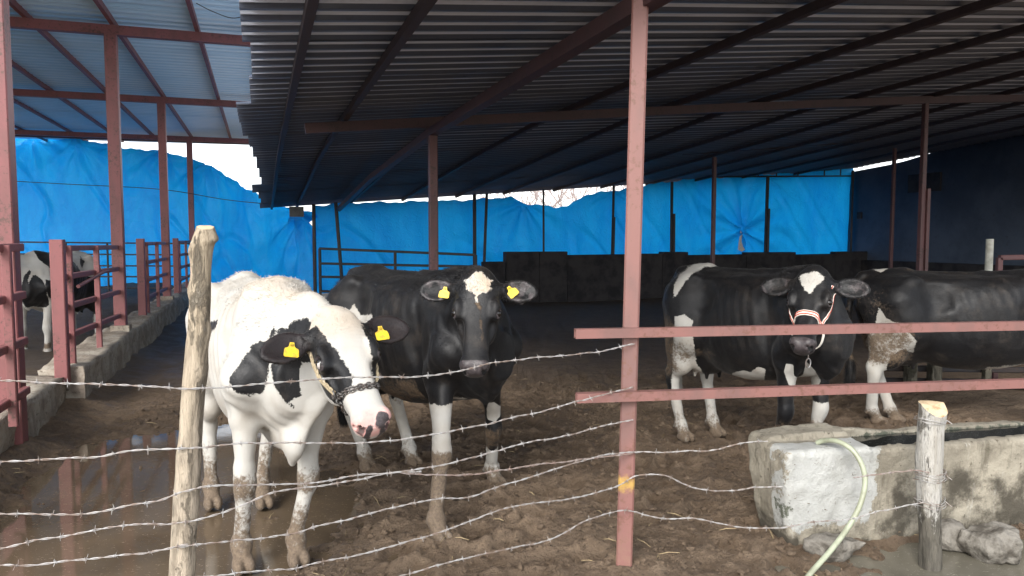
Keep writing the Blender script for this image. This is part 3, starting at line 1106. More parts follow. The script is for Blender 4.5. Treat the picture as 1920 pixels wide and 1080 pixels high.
    def put_mb(self, name, mb, mat):
        me = bpy.data.meshes.new(name)
        me.from_pydata([tuple(p) for p in mb.v], [], mb.f)
        me.polygons.foreach_set("use_smooth", mb.s)
        return self.put(name, me, mat)

    def set_attr(self, me, A, idx=None):
        for k, v in A.items():
            at_ = me.attributes.new(k, "FLOAT", "POINT")
            vv = v if idx is None else v[idx]
            at_.data.foreach_set("value", vv.astype(np.float32))

    def fuzz(self):
        """long guard hair along the topline, on the poll, in the ears and on the tail switch"""
        sp, L, H = self.sp, self.L, self.H
        V, N = self.V, self.N
        x, y, z = V.T
        w = np.zeros(len(V))
        top = sstep(.35, .75, N[:, 2]) * sstep(1.05 * H, 1.25 * H, z) * (x < .75 * L)
        w += top * (.25 + .9 * sstep(.15 * L, .45 * L, x)) * sp.get("fuzz", 1.0)
        w += self.ishead * (self.t < .10) * sstep(-.10, -.03, self.n) * sp.get('pollhair', .8)
        w += self.isear * (.5 + .6 * self.earin)
        sw = (x < -.80 * L) & (z < .62 * H) & (z > .30) & (np.abs(y - sp.get("tail", 0.0)) < .08)
        w += sw * 2.0
        neckcrest = (x > .55 * L) & ~self.ishead & ~self.isear & (N[:, 2] > .45) & (z > 1.0)
        w += neckcrest * 1.0
        nh = sp.get("nhair", 9000)
        p = w / w.sum()
        idx = RNG.choice(len(V), nh, p=p)
        base = V[idx] + RNG.normal(0, .003, (nh, 3))
        back = np.array([-1.0, 0, -.25])
        hd = self.ishead[idx]
        ln = np.where(hd, .015, np.where(self.isear[idx], .013, .014 + .014 * top[idx])) * RNG.uniform(.5, 1.25, nh)
        ln = np.where(sw[idx], .07, ln)
        dirn = N[idx] * np.where(hd, .34, .42)[:, None] + np.where(hd[:, None], self.hT * .7, back * .75) + RNG.normal(0, .20, (nh, 3))
        dirn[sw[idx]] = np.array([0, 0, -1.0]) + RNG.normal(0, .15, (sw[idx].sum(), 3)) + N[idx][sw[idx]] * .3
        dirn /= np.linalg.norm(dirn, axis=1, keepdims=True)
        sidev = np.cross(dirn, RNG.normal(0, 1, (nh, 3)))
        sidev /= np.linalg.norm(sidev, axis=1, keepdims=True)
        wd = .0010
        bend = np.array([0, 0, -1.0]) * (ln * .25)[:, None]
        a = base - N[idx] * .003
        P = np.stack([a - sidev * wd, a + sidev * wd, a + dirn * (ln * .6)[:, None] + sidev * wd * .7, a + dirn * (ln * .6)[:, None] - sidev * wd * .7,
                      a + dirn * ln[:, None] + bend], 1).reshape(-1, 3)
        b = np.arange(nh) * 5
        F3 = np.concatenate([np.stack([b, b + 1, b + 2], 1), np.stack([b, b + 2, b + 3], 1), np.stack([b + 3, b + 2, b + 4], 1)])
        me = np_mesh("hair", P, F3, False)
        B = {k: v.copy() for k, v in self.A.items()}
        self.set_attr(me, B, np.repeat(idx, 5))
        self.put("hair", me, "cow_coat")

    def eyes(self):
        hk = self.hs
        for s in (1, -1):
            c = self.head_xyz(.222, s * .1195, -.041)
            mb = MB()
            r = .0240 * hk
            vs, fs = [], []
            for i in range(9):
                th = math.pi * i / 8
                for j in range(14):
                    ph = 2 * math.pi * j / 14
                    vs.append(c + r * (self.hS * s * math.cos(th) + (self.hT * math.cos(ph) + self.hN * math.sin(ph)) * math.sin(th)))
            for i in range(8):
                for j in range(14):
                    k = (j + 1) % 14
                    fs.append((i * 14 + j, i * 14 + k, (i + 1) * 14 + k, (i + 1) * 14 + j))
            mb.add(vs, fs, True)
            self.put_mb("eye", mb, "eye_gloss")
            if self.sp.get("eyewhite") == s:
                mb = MB()
                vs, fs = [], []
                # a sliver of white at the front corner of the eye
                for i in range(5):
                    for j in range(9):
                        th = .50 + .55 * i / 4
                        ph = -1.05 + 2.1 * j / 8
                        th2 = th
                        dv = self.hS * s * math.cos(th2) + (self.hT * math.cos(ph + 0.2) + self.hN * math.sin(ph + 0.2)) * math.sin(th2)
                        vs.append(c + dv * (r + .0006))
                for i in range(4):
                    for j in range(8):
                        fs.append((i * 9 + j, i * 9 + j + 1, (i + 1) * 9 + j + 1, (i + 1) * 9 + j))
                mb.add(vs, fs, True)
                self.put_mb("eye_white", mb, "eye_white")

    def eartags(self):
        for s, base, ax, cr, fc, el, ew, c in self.ears:
            tg = self.sp["tags"].get("L" if s > 0 else "R")
            if not tg:
                continue
            along, across, rotdeg, tilt = tg
            o = base + ax * along + cr * across
            hit = self.bvh.ray_cast(Vector(o + fc * .12), Vector(-fc), .3)
            p = np.array(hit[0]) if hit[0] is not None else o
            dn = unit(np.array([0, 0, -1.0]) - fc * (np.array([0, 0, -1.0]) @ fc))     # hangs down across the ear
            a = R(rotdeg)
            sd = np.cross(fc, dn)
            dn, sd = dn * math.cos(a) + sd * math.sin(a), sd * math.cos(a) - dn * math.sin(a)
            fn = unit(fc + dn * tilt)
            dn = unit(dn - fn * dn.dot(fn))
            sd = np.cross(fn, dn)
            k = .92 * self.hs
            prof = [(-.010, -.012), (.010, -.012), (.013, .006), (.019, .014), (.030, .018), (.033, .026), (.034, .056), (.028, .062), (-.028, .062), (-.034, .056), (-.033, .026), (-.030, .018), (-.019, .014), (-.013, .006)]
            n = len(prof)
            q = p + fn * .014
            bow = lambda v: .006 * (v / .06) ** 2
            f1 = [q + sd * u * k + dn * v * k + fn * (.002 + bow(v)) for u, v in prof]
            f0 = [q + sd * u * k + dn * v * k + fn * (-.001 + bow(v)) for u, v in prof]
            mb = MB()
            fs = [tuple(range(n)), tuple(range(2 * n - 1, n - 1, -1))] + [(i, n + i, n + (i + 1) % n, (i + 1) % n) for i in range(n)]
            mb.add(f1 + f0, fs)
            tgo = self.put_mb("ear_tag", mb, "tag_yellow")
            mb = MB()
            mb.tube([q + fn * .001, q + fn * .007], [.0085 * k, .0065 * k], 10)
            b = self.put_mb("tag_stud", mb, "tag_button")
            b.parent = tgo

    def snap(self, p, off=.004, target=None):
        """nearest point of the hide, lifted off by off"""
        loc, nrm, _, _ = self.bvh.find_nearest(Vector(p))
        nrm = Vector(nrm)
        if target is not None and nrm.dot(Vector(p) - Vector(target)) < 0:
            nrm = -nrm
        return np.array(loc + nrm * off), np.array(nrm)

    def wrap(self, pts, off=.004, per=8, cast=True):
        """a path of head coordinates (t, s, n) laid on the hide: each point is cast towards the head's core"""
        out = []
        for t, s, n in catmull(pts, per):
            p = self.head_xyz(t, s, n)
            core = self.head_xyz(t, 0, -.085)
            d = core - p
            hit = self.bvh.ray_cast(Vector(p), Vector(unit(d)), 1.0)
            if hit[0] is not None:
                q = np.array(hit[0]) - unit(d) * off
                nn = np.array(hit[1])
            else:
                q, nn = self.snap(p, off)
            out.append((q, nn))
        return out
# ------------------------------------------------------------------ ground and water
def smooth_blob(x, y, cx, cy, rx, ry, rot=0.0):
    ca, sa = math.cos(rot), math.sin(rot)
    u = ((x - cx) * ca + (y - cy) * sa) / rx
    v = (-(x - cx) * sa + (y - cy) * ca) / ry
    return np.clip(1 - np.sqrt(u * u + v * v), 0, 1)


HOOFP = [(RNG.uniform(-3.4, 4.2), RNG.uniform(3.2, 8.5), RNG.uniform(.05, .10), RNG.uniform(0, math.pi)) for _ in range(420)]


def ground_z(x, y, full=True):
    x, y = np.asarray(x, float), np.asarray(y, float)
    z = .020 * N1(x * 1.1, y * 1.1) + .018 * N2(x * 3.1, y * 3.1)
    z = z + .015 * N3(x * 7.3, y * 7.3) * (y < 14)
    if full:
        near = 1 - sstep(7.5, 10.5, y)
        rid = 1 - np.abs(N1(x * 10.5 + 7, y * 10.5))
        clod = np.clip(N2(x * 17 + 5, y * 17), 0, 1) ** 1.5
        rid2 = 1 - np.abs(N3(x * 27, y * 27 + 3))
        z = z + near * (.016 * (rid - .6) + .022 * clod + .014 * (rid2 - .6) + .009 * N1(x * 49, y * 49))
        for hx_, hy_, hr, ha in HOOFP:
            m = (np.abs(x - hx_) < .22) & (np.abs(y - hy_) < .22)
            if not m.any():
                continue
            dx, dy = x[m] - hx_, y[m] - hy_
            u = dx * math.cos(ha) + dy * math.sin(ha)
            v = -dx * math.sin(ha) + dy * math.cos(ha)
            r = np.hypot(u / 1.35, v) / hr
            z[m] += -.038 * np.exp(-r ** 4) + .020 * np.exp(-((r - 1.25) / .35) ** 2)
    p1 = np.maximum(np.maximum(smooth_blob(x, y, -2.0, 4.10, 1.25, 1.60, -.35), smooth_blob(x, y, -2.6, 3.5, 1.7, .80)), smooth_blob(x, y, -2.55, 5.45, .95, 1.35, -.3))
    p2 = smooth_blob(x, y, 2.55, 3.52, 1.10, .42)
    dip = sstep(0, .35, p1) * .075 + sstep(0, .4, p2) * .075
    z = z * (1 - .40 * np.clip(dip / .07, 0, 1)) - dip * (1 + .35 * N2(x * 2.3 + 9, y * 2.3))
    # mud heaped against the curb and in the pen, a low ridge towards the back of the shed
    u = x + .336 * y
    z = z + .10 * sstep(-1.30, -1.85, u) * sstep(3.4, 4.6, y) * (1 + .6 * N2(x * 1.7, y * 1.7))
    z = z + (.16 + .22 * N1(x * .55 + 3, y * .55)) * sstep(-2.1, -2.7, u) * sstep(9, 13, y) * (y < 40)
    z = z + .05 * sstep(8, 13, y) * (y < 40) * N3(x * .8, y * .8)
    return z


WATER_Z = -.030


def axis(fine0, fine1, step, far0, far1, grow=1.16):
    a = list(np.arange(fine0, fine1, step))
    s, x = step, a[-1]
    while x < far1:
        s *= grow
        x += s
        a.append(x)
    s, x = step, a[0]
    b = []
    while x > far0:
        s *= grow
        x -= s
        b.append(x)
    return np.array(b[::-1] + a)


gx = axis(-3.6, 3.9, .0175, -260, 260)
gy = axis(3.0, 7.6, .0175, -90, 420)
GX, GY = np.meshgrid(gx, gy, indexing="ij")
GZ = ground_z(GX.ravel(), GY.ravel())
GV = np.stack([GX.ravel(), GY.ravel(), GZ], 1)
nx_, ny_ = len(gx), len(gy)
ii = (np.arange(nx_ - 1)[:, None] * ny_ + np.arange(ny_ - 1)[None, :]).ravel()
me = np_mesh("ground", GV, np.stack([ii, ii + ny_, ii + ny_ + 1, ii + 1], 1), True)
wet = sstep(.06, -.02, GV[:, 2]) * (GV[:, 1] < 7) * .8
uu = GV[:, 0] + .336 * GV[:, 1]
wet = np.maximum(wet, .75 * sstep(-.2, -.9, uu) * sstep(-2.0, -1.4, uu) * (GV[:, 1] > 4) * (GV[:, 1] < 16))
for nm, val in (("wet", wet), ("dark", .60 * np.maximum(sstep(-1.9, -2.3, uu), sstep(8.0, 12.0, GV[:, 1])) * (GV[:, 1] < 24))):  # dark: shade deep under the roofs put into the mud colour
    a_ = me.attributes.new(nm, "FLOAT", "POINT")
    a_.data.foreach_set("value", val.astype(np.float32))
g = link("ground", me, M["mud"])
tag(g, kind="structure")


def puddle(cx, cy, rx, ry, mat):
    xs, ys = np.linspace(cx - rx, cx + rx, 40), np.linspace(cy - ry, cy + ry, 40)
    X, Y = np.meshgrid(xs, ys, indexing="ij")
    V = np.stack([X.ravel(), Y.ravel(), np.full(X.size, WATER_Z)], 1)
    i = (np.arange(39)[:, None] * 40 + np.arange(39)[None, :]).ravel()
    o = link("puddle", np_mesh("puddle", V, np.stack([i, i + 40, i + 41, i + 1], 1), True), M[mat])
    tag(o, kind="structure")


puddle(-2.4, 4.6, 2.2, 2.8, "brown_water")
puddle(2.6, 3.5, 1.3, .62, "grey_water")

def scatter(name, n, mat, make, area, label):
    rg = np.random.default_rng(len(name) * 7 + n)
    x = rg.uniform(area[0], area[1], n)
    y = area[2] + (area[3] - area[2]) * rg.random(n) ** 1.35
    z = ground_z(x, y)
    ok = z > WATER_Z - .004
    V, Fc = [], []
    for a, b, c in zip(x[ok], y[ok], z[ok]):
        v, f = make(rg, np.array([a, b, c]))
        k = len(V)
        V += [tuple(p) for p in v]
        Fc += [tuple(i + k for i in q) for q in f]
    me = bpy.data.meshes.new(name)
    me.from_pydata(V, [], Fc)
    for nm in ("wet", "dark"):
        a_ = me.attributes.new(nm, "FLOAT", "POINT")
        a_.data.foreach_set("value", np.full(len(V), .12, dtype=np.float32))
    o = link(name, me, M[mat])
    tag(o, label, kind="stuff")
    return o


ICO_V = []
_g = (1 + 5 ** .5) / 2
for _a in (-1, 1):
    for _b in (-_g, _g):
        ICO_V += [(0, _a, _b), (_a, _b, 0), (_b, 0, _a)]
ICO_V = np.array(ICO_V) / math.hypot(1, _g)
ICO_F = [(i, j, k) for i in range(12) for j in range(12) for k in range(12) if i < j and i < k and j != k
         and abs(np.linalg.norm(ICO_V[i] - ICO_V[j]) - 1.0515) < .01 and abs(np.linalg.norm(ICO_V[j] - ICO_V[k]) - 1.0515) < .01 and abs(np.linalg.norm(ICO_V[i] - ICO_V[k]) - 1.0515) < .01
         and np.dot(np.cross(ICO_V[j] - ICO_V[i], ICO_V[k] - ICO_V[i]), ICO_V[i]) > 0]


def clod(rg, c):
    r = .006 + .017 * rg.random() ** 3
    s_ = r * rg.uniform(.55, 1.5, 3) * [1, 1, .7]
    return c + [0, 0, r * .25] + ICO_V * s_ * rg.uniform(.7, 1.25, (12, 1)), ICO_F


def stalk(rg, c):
    a, ln = rg.uniform(0, 6.28), rg.uniform(.03, .13)
    d = np.array([math.cos(a), math.sin(a), rg.uniform(-.12, .22)]) * ln / 2
    s_ = np.array([-math.sin(a), math.cos(a), 0]) * rg.uniform(.0011, .0024)
    u = np.array([0, 0, .0016])
    c = c + [0, 0, .010]
    m = c + [0, 0, .006]
    return [c - d - s_, c - d + s_, c - d + u, m - s_, m + s_, m + u * 2, c + d - s_, c + d + s_, c + d + u], [(0, 3, 5, 2), (1, 2, 5, 4), (0, 1, 4, 3), (3, 6, 8, 5), (4, 5, 8, 7), (3, 4, 7, 6)]


scatter("mud_clods", 9000, "mud", clod, (-3.4, 3.6, 3.1, 8.0), "trampled crumbs of mud over the yard floor")
scatter("straw", 260, "straw", stalk, (-3.4, 3.6, 3.1, 8.5), "scattered bits of straw trodden into the mud")

# ------------------------------------------------------------------ the shed on the right
QX, QY = 1.0, 0.4


def roof_z(X, Y):
    return 2.715 + .098 * (X + .336 * Y) - .062 * np.maximum(0, Y - 10)


def shed(a, v):
    """a metres along the rise of the roof from the eave, v metres back along the eave -> x, y, height of the roof underside"""
    X, Y = a - .336 * v, v + QY * a
    u = X + .336 * Y
    return X, Y, roof_z(X, Y)


def shed_p(a, v, dz=0.0):
    X, Y, z = shed(a, v)
    return (float(X), float(Y), float(z) + dz)


SHED = empty("cattle_shed", (2.0, 8.0, 0))
tag(SHED, "open cattle shed with a dark corrugated roof sloping over the black cows", "shed")
PROFILE = [(0, 0), (.024, 0), (.044, .024), (.176, .024), (.188, 0), (.20, 0)]


def sheet(a0, a1, v0, n, parent, surf, name, mat, dz=0.0, prof=PROFILE, tilt=0.0, step=.6):
    vs = []
    for k in range(n):
        for pv, pz in prof[:-1]:
            vs.append((v0 + k * prof[-1][0] + pv, pz))
    for pv, pz in prof[:3]:
        vs.append((v0 + n * prof[-1][0] + pv, pz))
    aa = np.linspace(a0, a1, max(3, int((a1 - a0) / step)))
    V, Fc = [], []
    for j, a in enumerate(aa):
        for v, pz in vs:
            X, Y, z = surf(a, v)
            V.append((X, Y, z + dz + pz + tilt * (j == 0)))
    m = len(vs)
    for j in range(len(aa) - 1):
        for i in range(m - 1):
            Fc.append((j * m + i, j * m + i + 1, (j + 1) * m + i + 1, (j + 1) * m + i))
    o = link(name, np_mesh(name, V, Fc), M[mat], parent)
    if mat == "sheet_pan_lit":      # lit pans and shaded ribs: the corrugation's light and shade put into colour
        o.data.materials.append(M["sheet_rib_shaded"])
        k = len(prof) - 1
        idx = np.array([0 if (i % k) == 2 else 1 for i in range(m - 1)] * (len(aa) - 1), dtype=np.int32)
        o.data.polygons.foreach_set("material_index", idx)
    md = o.modifiers.new("gauge", "SOLIDIFY")
    md.thickness = .0025
    md.offset = 0
    return o


# jagged lower edge: every sheet is laid a little further out or in
jag = [.10, -.07, -.03, -.05, -.16, -.15, -.10, -.07, -.03, .00, .03, -.12, -.02, .02, .0, .04]
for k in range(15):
    sheet(jag[k], 16.2, 2.42 + k * 1.0, 5, SHED, shed, "roof_sheet", "sheet_pan_lit", .02 + .006 * (k % 2))

for u in (.27, .86, 2.15, 3.5, 4.95, 6.3, 7.8, 9.3, 10.8, 12.3, 14.0, 16.0):
    a = u / 1.1344
    mb = MB()
    ps = [shed_p(a, v, -.022) for v in (2.5, 5.5, 8.0, 10.5, 13.0, 15.0, 17.2)]
    for p, q in zip(ps, ps[1:]):
        mb.bar(p, q, .05, .06)
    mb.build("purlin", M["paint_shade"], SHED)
ROWS = (2.88, 7.16, 11.44, 15.70)
for k, v in enumerate(ROWS[:2]):
    mb = MB()
    aa = [.40 if k else 1.50, 1.587, 5.0, 8.0, 11.0, 14.0, 16.0]
    ps = [shed_p(a, v, -.11) for a in aa]
    for p, q in zip(ps, ps[1:]):
        mb.bar(p, q, .08, .10)
    mb.build("cross_beam", M["paint_beam"], SHED)
# main beam from post top to post top
mb = MB()
ps = [shed_p(1.587, v, -.115 - .09) for v in (2.5, 7.16, 11.44, 16.6)]
for p, q in zip(ps, ps[1:]):
    mb.bar(p, q, .085, .085)
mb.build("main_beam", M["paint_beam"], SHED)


def post(p, size, mat, parent, top, name="post", lean=(0, 0), rz=None):
    mb = MB()
    up = (-.336, 1, 0) if rz is None else (math.sin(rz), math.cos(rz), 0)
    mb.bar((p[0], p[1], -.25), (p[0] + lean[0], p[1] + lean[1], top), size, size, up, .008 if size > .06 else .004)
    return mb.build(name, M[mat], parent)


# the bright front post leans a little, with a yellow paint mark low on it
fp = at(1172, 1000, 3.5)
ft_ = shed_p(1.587, 2.88, -.25)
fpo = post((.535, 3.5), .076, "paint_smeared", SHED, ft_[2] + .04, "post", (.052, 0), .16)
fpo["label"] = "front post, sunlit red oxide paint with a yellow smear low down"
for v in ROWS[1:2]:
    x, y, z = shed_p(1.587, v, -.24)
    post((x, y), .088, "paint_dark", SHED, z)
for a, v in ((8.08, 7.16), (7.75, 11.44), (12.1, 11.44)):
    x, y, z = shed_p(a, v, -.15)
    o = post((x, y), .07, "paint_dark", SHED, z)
    if v > 8:
        continue
    mb = MB()
    mb.bar((x + .075, y - .01, z * .10), (x + .072, y - .01, z * .66), .055, .055, (-.336, 1, 0), .004)
    mb.build("splice", M["paint_dark"], o)

# ---- back of the shed: posts, tarp, block wall, truss
B0, BD = np.array([-4.5, 17.0]), np.array([1.0, .4])


def back(t, off=0.0):
    n_ = np.array([-.4, 1.0]) / math.hypot(.4, 1)
    p = B0 + BD * t + n_ * off
    return float(p[0]), float(p[1])


def back_z(t, py, off=0.0):
    x, y = back(t, off)
    return at(960, py, y)[2]


def t_of_px(px, off=0.0):
    k = (px - 960) / F_PX
    n_ = np.array([-.4, 1.0]) / math.hypot(.4, 1)
    b = B0 + n_ * off
    return (k * b[1] - b[0]) / (BD[0] - k * BD[1])


for px, lean, sz in ((590, 0, .07), (645, -.17, .07), (890, .0, .085), (904, .12, .07), (1020, -.02, .05), (1146, .05, .06), (1259, -.02, .07), (1337, 0, .08), (1434, .03, .08), (1594, 0, .06)):
    t = t_of_px(px)
    x, y = back(t)
    z = shed(0, 0)[2]
    aa = (x + .336 * y) / 1.1344
    zz = float(roof_z(x, y)) - .05
    post((x, y), sz, "black_pipe", SHED, zz, "post", (lean, 0), 0)
    if px in (1146, 1259, 1434):
        mb = MB()
        mb.bar((x + .05, y - .06, .9), (x + .05 + lean * .3, y - .06, zz * .72), sz * .8, sz * .8, (0, 1, 0))
        mb.build("splice", M["black_pipe"], SHED)


def tarp(name, line, bottom, label, seed, ties=(), sag=.0, amp=.05):
    amp = amp * 1.25
    """line: list of (x, y, top z); a hanging sheet with creases running down from where it is tied"""
    P = np.array(line, float)
    d = np.concatenate([[0], np.cumsum(np.hypot(np.diff(P[:, 0]), np.diff(P[:, 1])))])
    nu, nv = int(d[-1] / .055), 56
    s = np.linspace(0, d[-1], nu)
    X, Y, T = (np.interp(s, d, P[:, k]) for k in range(3))
    T = T + .018 * np.sin(s * 7.3 + seed) + .012 * np.sin(s * 17)
    bt = np.interp(s, [0, d[-1]], bottom)
    q = np.linspace(0, 1, nv)
    S, Qv = np.meshgrid(s, q, indexing="ij")
    ZZ = T[:, None] * (1 - Qv) + bt[:, None] * Qv
    nrm = np.stack([np.gradient(Y, s), -np.gradient(X, s)], 1)
    nrm /= np.linalg.norm(nrm, axis=1, keepdims=True)
    off = amp * 1.3 * N1(S * .55 + seed, ZZ * .35) + amp * .7 * N2(S * 1.7 + seed, ZZ * .6) + amp * .25 * N3(S * 5, ZZ * 2.2)
    cr = 1 - np.abs(N3(S * 1.1 + ZZ * .9 + seed * 3, ZZ * .35 - S * .3))
    off += amp * .95 * np.clip((cr - .78) / .22, 0, 1)
    for ts, tz, rad, st in ties:
        dx, dz = S - ts, ZZ - tz
        r = np.hypot(dx, dz)
        th = np.arctan2(dz, dx)
        k = np.exp(-r / rad)
        off += st * k * (.6 * np.sin(th * 7 + 2 * N1(S * .8, ZZ * .8)) + .5 * np.sin(th * 13 + seed)) * np.clip(r / .15, 0, 1)
    V = np.stack([X[:, None] + nrm[:, 0:1] * off, Y[:, None] + nrm[:, 1:2] * off, ZZ], -1).reshape(-1, 3)
    i = (np.arange(nu - 1)[:, None] * nv + np.arange(nv - 1)[None, :]).ravel()
    o = link(name, np_mesh(name, V, np.stack([i, i + 1, i + nv + 1, i + nv], 1), True), M["tarp_blue"])
    tag(o, label, "tarp", "blue tarps closing the back")
    return o


# right half of the back
prof = [(588, 386), (645, 380), (720, 379), (800, 377), (850, 376), (890, 374), (940, 370), (962, 370), (984, 381), (1010, 384), (1040, 388), (1066, 386), (1082, 376), (1095, 366), (1120, 361), (1147, 358), (1180, 352), (1215, 345), (1258, 340), (1300, 335), (1400, 330), (1500, 322), (1592, 314)]
line = []
for px, py in prof:
    t = t_of_px(px, .28)
    x, y = back(t, .28)
    line.append((x, y, at(px, py, y)[2]))
L0 = np.array(line)
d_ = np.concatenate([[0], np.cumsum(np.hypot(np.diff(L0[:, 0]), np.diff(L0[:, 1])))])
s_of = lambda px: float(np.interp(px, [p[0] for p in prof], d_))
tiz = lambda px, py: at(px, py, float(np.interp(s_of(px), d_, L0[:, 1])))[2]
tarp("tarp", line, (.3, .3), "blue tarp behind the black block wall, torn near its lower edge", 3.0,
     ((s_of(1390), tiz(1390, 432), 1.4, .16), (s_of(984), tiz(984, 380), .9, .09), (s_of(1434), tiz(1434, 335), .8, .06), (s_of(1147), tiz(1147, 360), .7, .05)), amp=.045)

# the pale ragged flap hanging in the tear
tx = t_of_px(1390, .20)
mb = MB()
fl = [at(x, y, back(tx, .17)[1]) for x, y in ((1389, 432), (1392, 440), (1390, 452), (1393, 462), (1397, 468), (1391, 472), (1384, 468), (1385, 455), (1387, 442))]
f2 = [(p[0], p[1] + .012, p[2]) for p in fl]
n = len(fl)
mb.add(fl + f2, [tuple(range(n)), tuple(range(2 * n - 1, n - 1, -1))] + [(i, n + i, n + (i + 1) % n, (i + 1) % n) for i in range(n)])
o = mb.build("torn_flap", M["band_white"])
tag(o, "pale torn strip hanging in the blue tarp above the black block wall", "torn strip")

# left half: behind the railed pen
pl = [(-420, 250, 21), (-260, 250, 21), (-90, 246, 21), (0, 248, 21), (70, 249, 21), (150, 260, 20.8), (240, 279, 20.6), (310, 283, 20.4), (345, 294, 20.2), (388, 308, 20), (430, 335, 19.4), (490, 368, 18.6), (520, 384, 18), (552, 392, 17.5), (586, 398, 17.2)]
line = [at(px, py, Y) for px, py, Y in pl]
L1 = np.array(line)
d1 = np.concatenate([[0], np.cumsum(np.hypot(np.diff(L1[:, 0]), np.diff(L1[:, 1])))])
s1 = lambda px: float(np.interp(px, [p[0] for p in pl], d1))
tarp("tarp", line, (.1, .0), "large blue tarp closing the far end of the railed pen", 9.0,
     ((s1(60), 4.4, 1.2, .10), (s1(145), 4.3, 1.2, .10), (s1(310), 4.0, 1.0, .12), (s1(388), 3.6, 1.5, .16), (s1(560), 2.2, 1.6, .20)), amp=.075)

# block wall in front of the right tarp
BW = empty("block_wall", (*back(8), 0))
tag(BW, "low wall of black blocks below the torn blue tarp", "wall")
rr = random.Random(4)
tt = t_of_px(946, -.45)
while tt < 14.9:
    wd = rr.uniform(.5, 1.9)
    t1 = min(tt + wd, 15.0)
    top = at(960, 474 + rr.uniform(-3.5, 4.5), back((tt + t1) / 2)[1])[2]
    mb = MB()
    p, q = back(tt, -.45), back(t1 - .015, -.45)
    mid = (top + .0) / 2
    mb.bar((p[0], p[1], mid - .2), (q[0], q[1], mid - .2 + rr.uniform(-.015, .015)), .22, top + .4, (0, 0, 1), .012)
    mb.build("block", M["dark_block"], BW)
    tt = t1
mb = MB()
p, q = back(t_of_px(905, -.5), -.5), back(t_of_px(946, -.5) - .02, -.5)
zt = at(960, 491, p[1])[2]
mb.bar((p[0], p[1], zt / 2 - .2), (q[0], q[1], zt / 2 - .2), .22, zt + .4, (0, 0, 1), .012)
mb.build("block", M["dark_block"], BW)

# light truss under the eave, right half
TR = empty("eave_truss", (*back(12), 3.2))
tag(TR, "slim dark truss under the eave above the torn tarp", "truss")
ta, tb = t_of_px(1238, .1), t_of_px(1590, .1)
mb = MB()
P0, P1 = back(ta, .1), back(tb, .1)
zA, zB = at(960, 332, P0[1])[2], at(960, 330, P1[1])[2]
mb.bar((*P0, zA), (*P1, zB), .035, .045)
mb.build("bottom_chord", M["black_pipe"], TR)
zA2, zB2 = at(960, 327, P0[1])[2], at(960, 313, P1[1])[2]
mb = MB()
mb.bar((*P0, zA2), (*P1, zB2), .035, .04)
mb.build("top_chord", M["black_pipe"], TR)
for px in (1285, 1316, 1365, 1418, 1452, 1492, 1541, 1571):
    t = t_of_px(px, .1)
    k = (t - ta) / (tb - ta)
    x, y = back(t, .1)
    mb = MB()
    mb.bar((x, y, zA + (zB - zA) * k + .02), (x, y, zA2 + (zB2 - zA2) * k - .02), .03, .03, (0, 1, 0))
    mb.build("web", M["black_pipe"], TR)

# navy block wall on the right
C0 = np.array(back(15.02, .3))
PD = np.array([.336, -1.0])
NW = empty("side_wall", (C0[0], C0[1], 0))
tag(NW, "navy painted block wall closing the right side of the shed", "wall")
V, Fc = [], []
ln = 13.0
for j in range(27):
    p = C0 + PD * ln * j / 26
    zr = float(roof_z(p[0], p[1]))
    gap = .055 - .13 * sstep(.12, .26, j / 26)
    q = p + np.array([1, .336]) / 1.055 * .20
    for pp in (p, q):
        V += [(pp[0], pp[1], -.1), (pp[0], pp[1], zr - gap - .02)]
for j in range(26):
    a, b = j * 4, (j + 1) * 4
    Fc += [(a, a + 1, b + 1, b), (a + 1, a + 3, b + 3, b + 1), (a + 3, a + 2, b + 2, b + 3)]
Fc += [(0, 2, 3, 1), (26 * 4, 26 * 4 + 1, 26 * 4 + 3, 26 * 4 + 2)]
link("masonry", np_mesh("masonry", V, Fc), M["navy_wall"], NW)
hat = C0 + PD * 2.2
mb = MB()
zc = at(960, 345, hat[1])[2]
mb.bar((hat[0] - .03, hat[1], zc), (hat[0] - .03 + .336 * 1.0, hat[1] - 1.0, zc), .05, .50)
mb.build("hatch", M["dark_block"], NW)
mb = MB()
sp_ = C0 + PD * .45
zc = at(960, 404, sp_[1])[2]
mb.bar((sp_[0] - .03, sp_[1], zc), (sp_[0] - .03 + .336 * .14, sp_[1] - .14, zc), .06, .2)
mb.build("switch_box", M["dark_block"], NW)
# dark plinth along that wall
mb = MB()
a_, b_ = C0 + PD * .3 + np.array([-.14, 0]), C0 + PD * 12.5 + np.array([-.14, 0])
mb.bar((*a_, .45), (*b_, .45), .18, .95, (0, 0, 1), .01)
mb.build("plinth", M["dark_block"], NW)


# ------------------------------------------------------------------ dark pipe fences
def pipe_fence(name, pa, pb, zs, zs2, uprights, rad, label, mat="black_pipe"):
    o = empty(name, (pa[0], pa[1], 0))
    tag(o, label, "fence")
    for za, zb in zip(zs, zs2):
        mb = MB()
        mb.bar((*pa, za), (*pb, zb), rad * 2, rad * 2, (0, 0, 1), rad * .4)
        mb.build("rail", M[mat], o)
    for k in uprights:
        x, y = pa[0] + (pb[0] - pa[0]) * k, pa[1] + (pb[1] - pa[1]) * k
        mb = MB()
        mb.bar((x, y, -.1), (x, y, zs[0] + (zs2[0] - zs[0]) * k), rad * 2.2, rad * 2.2, (0, 1, 0), rad * .4)
        mb.build("upright", M[mat], o)
    return o


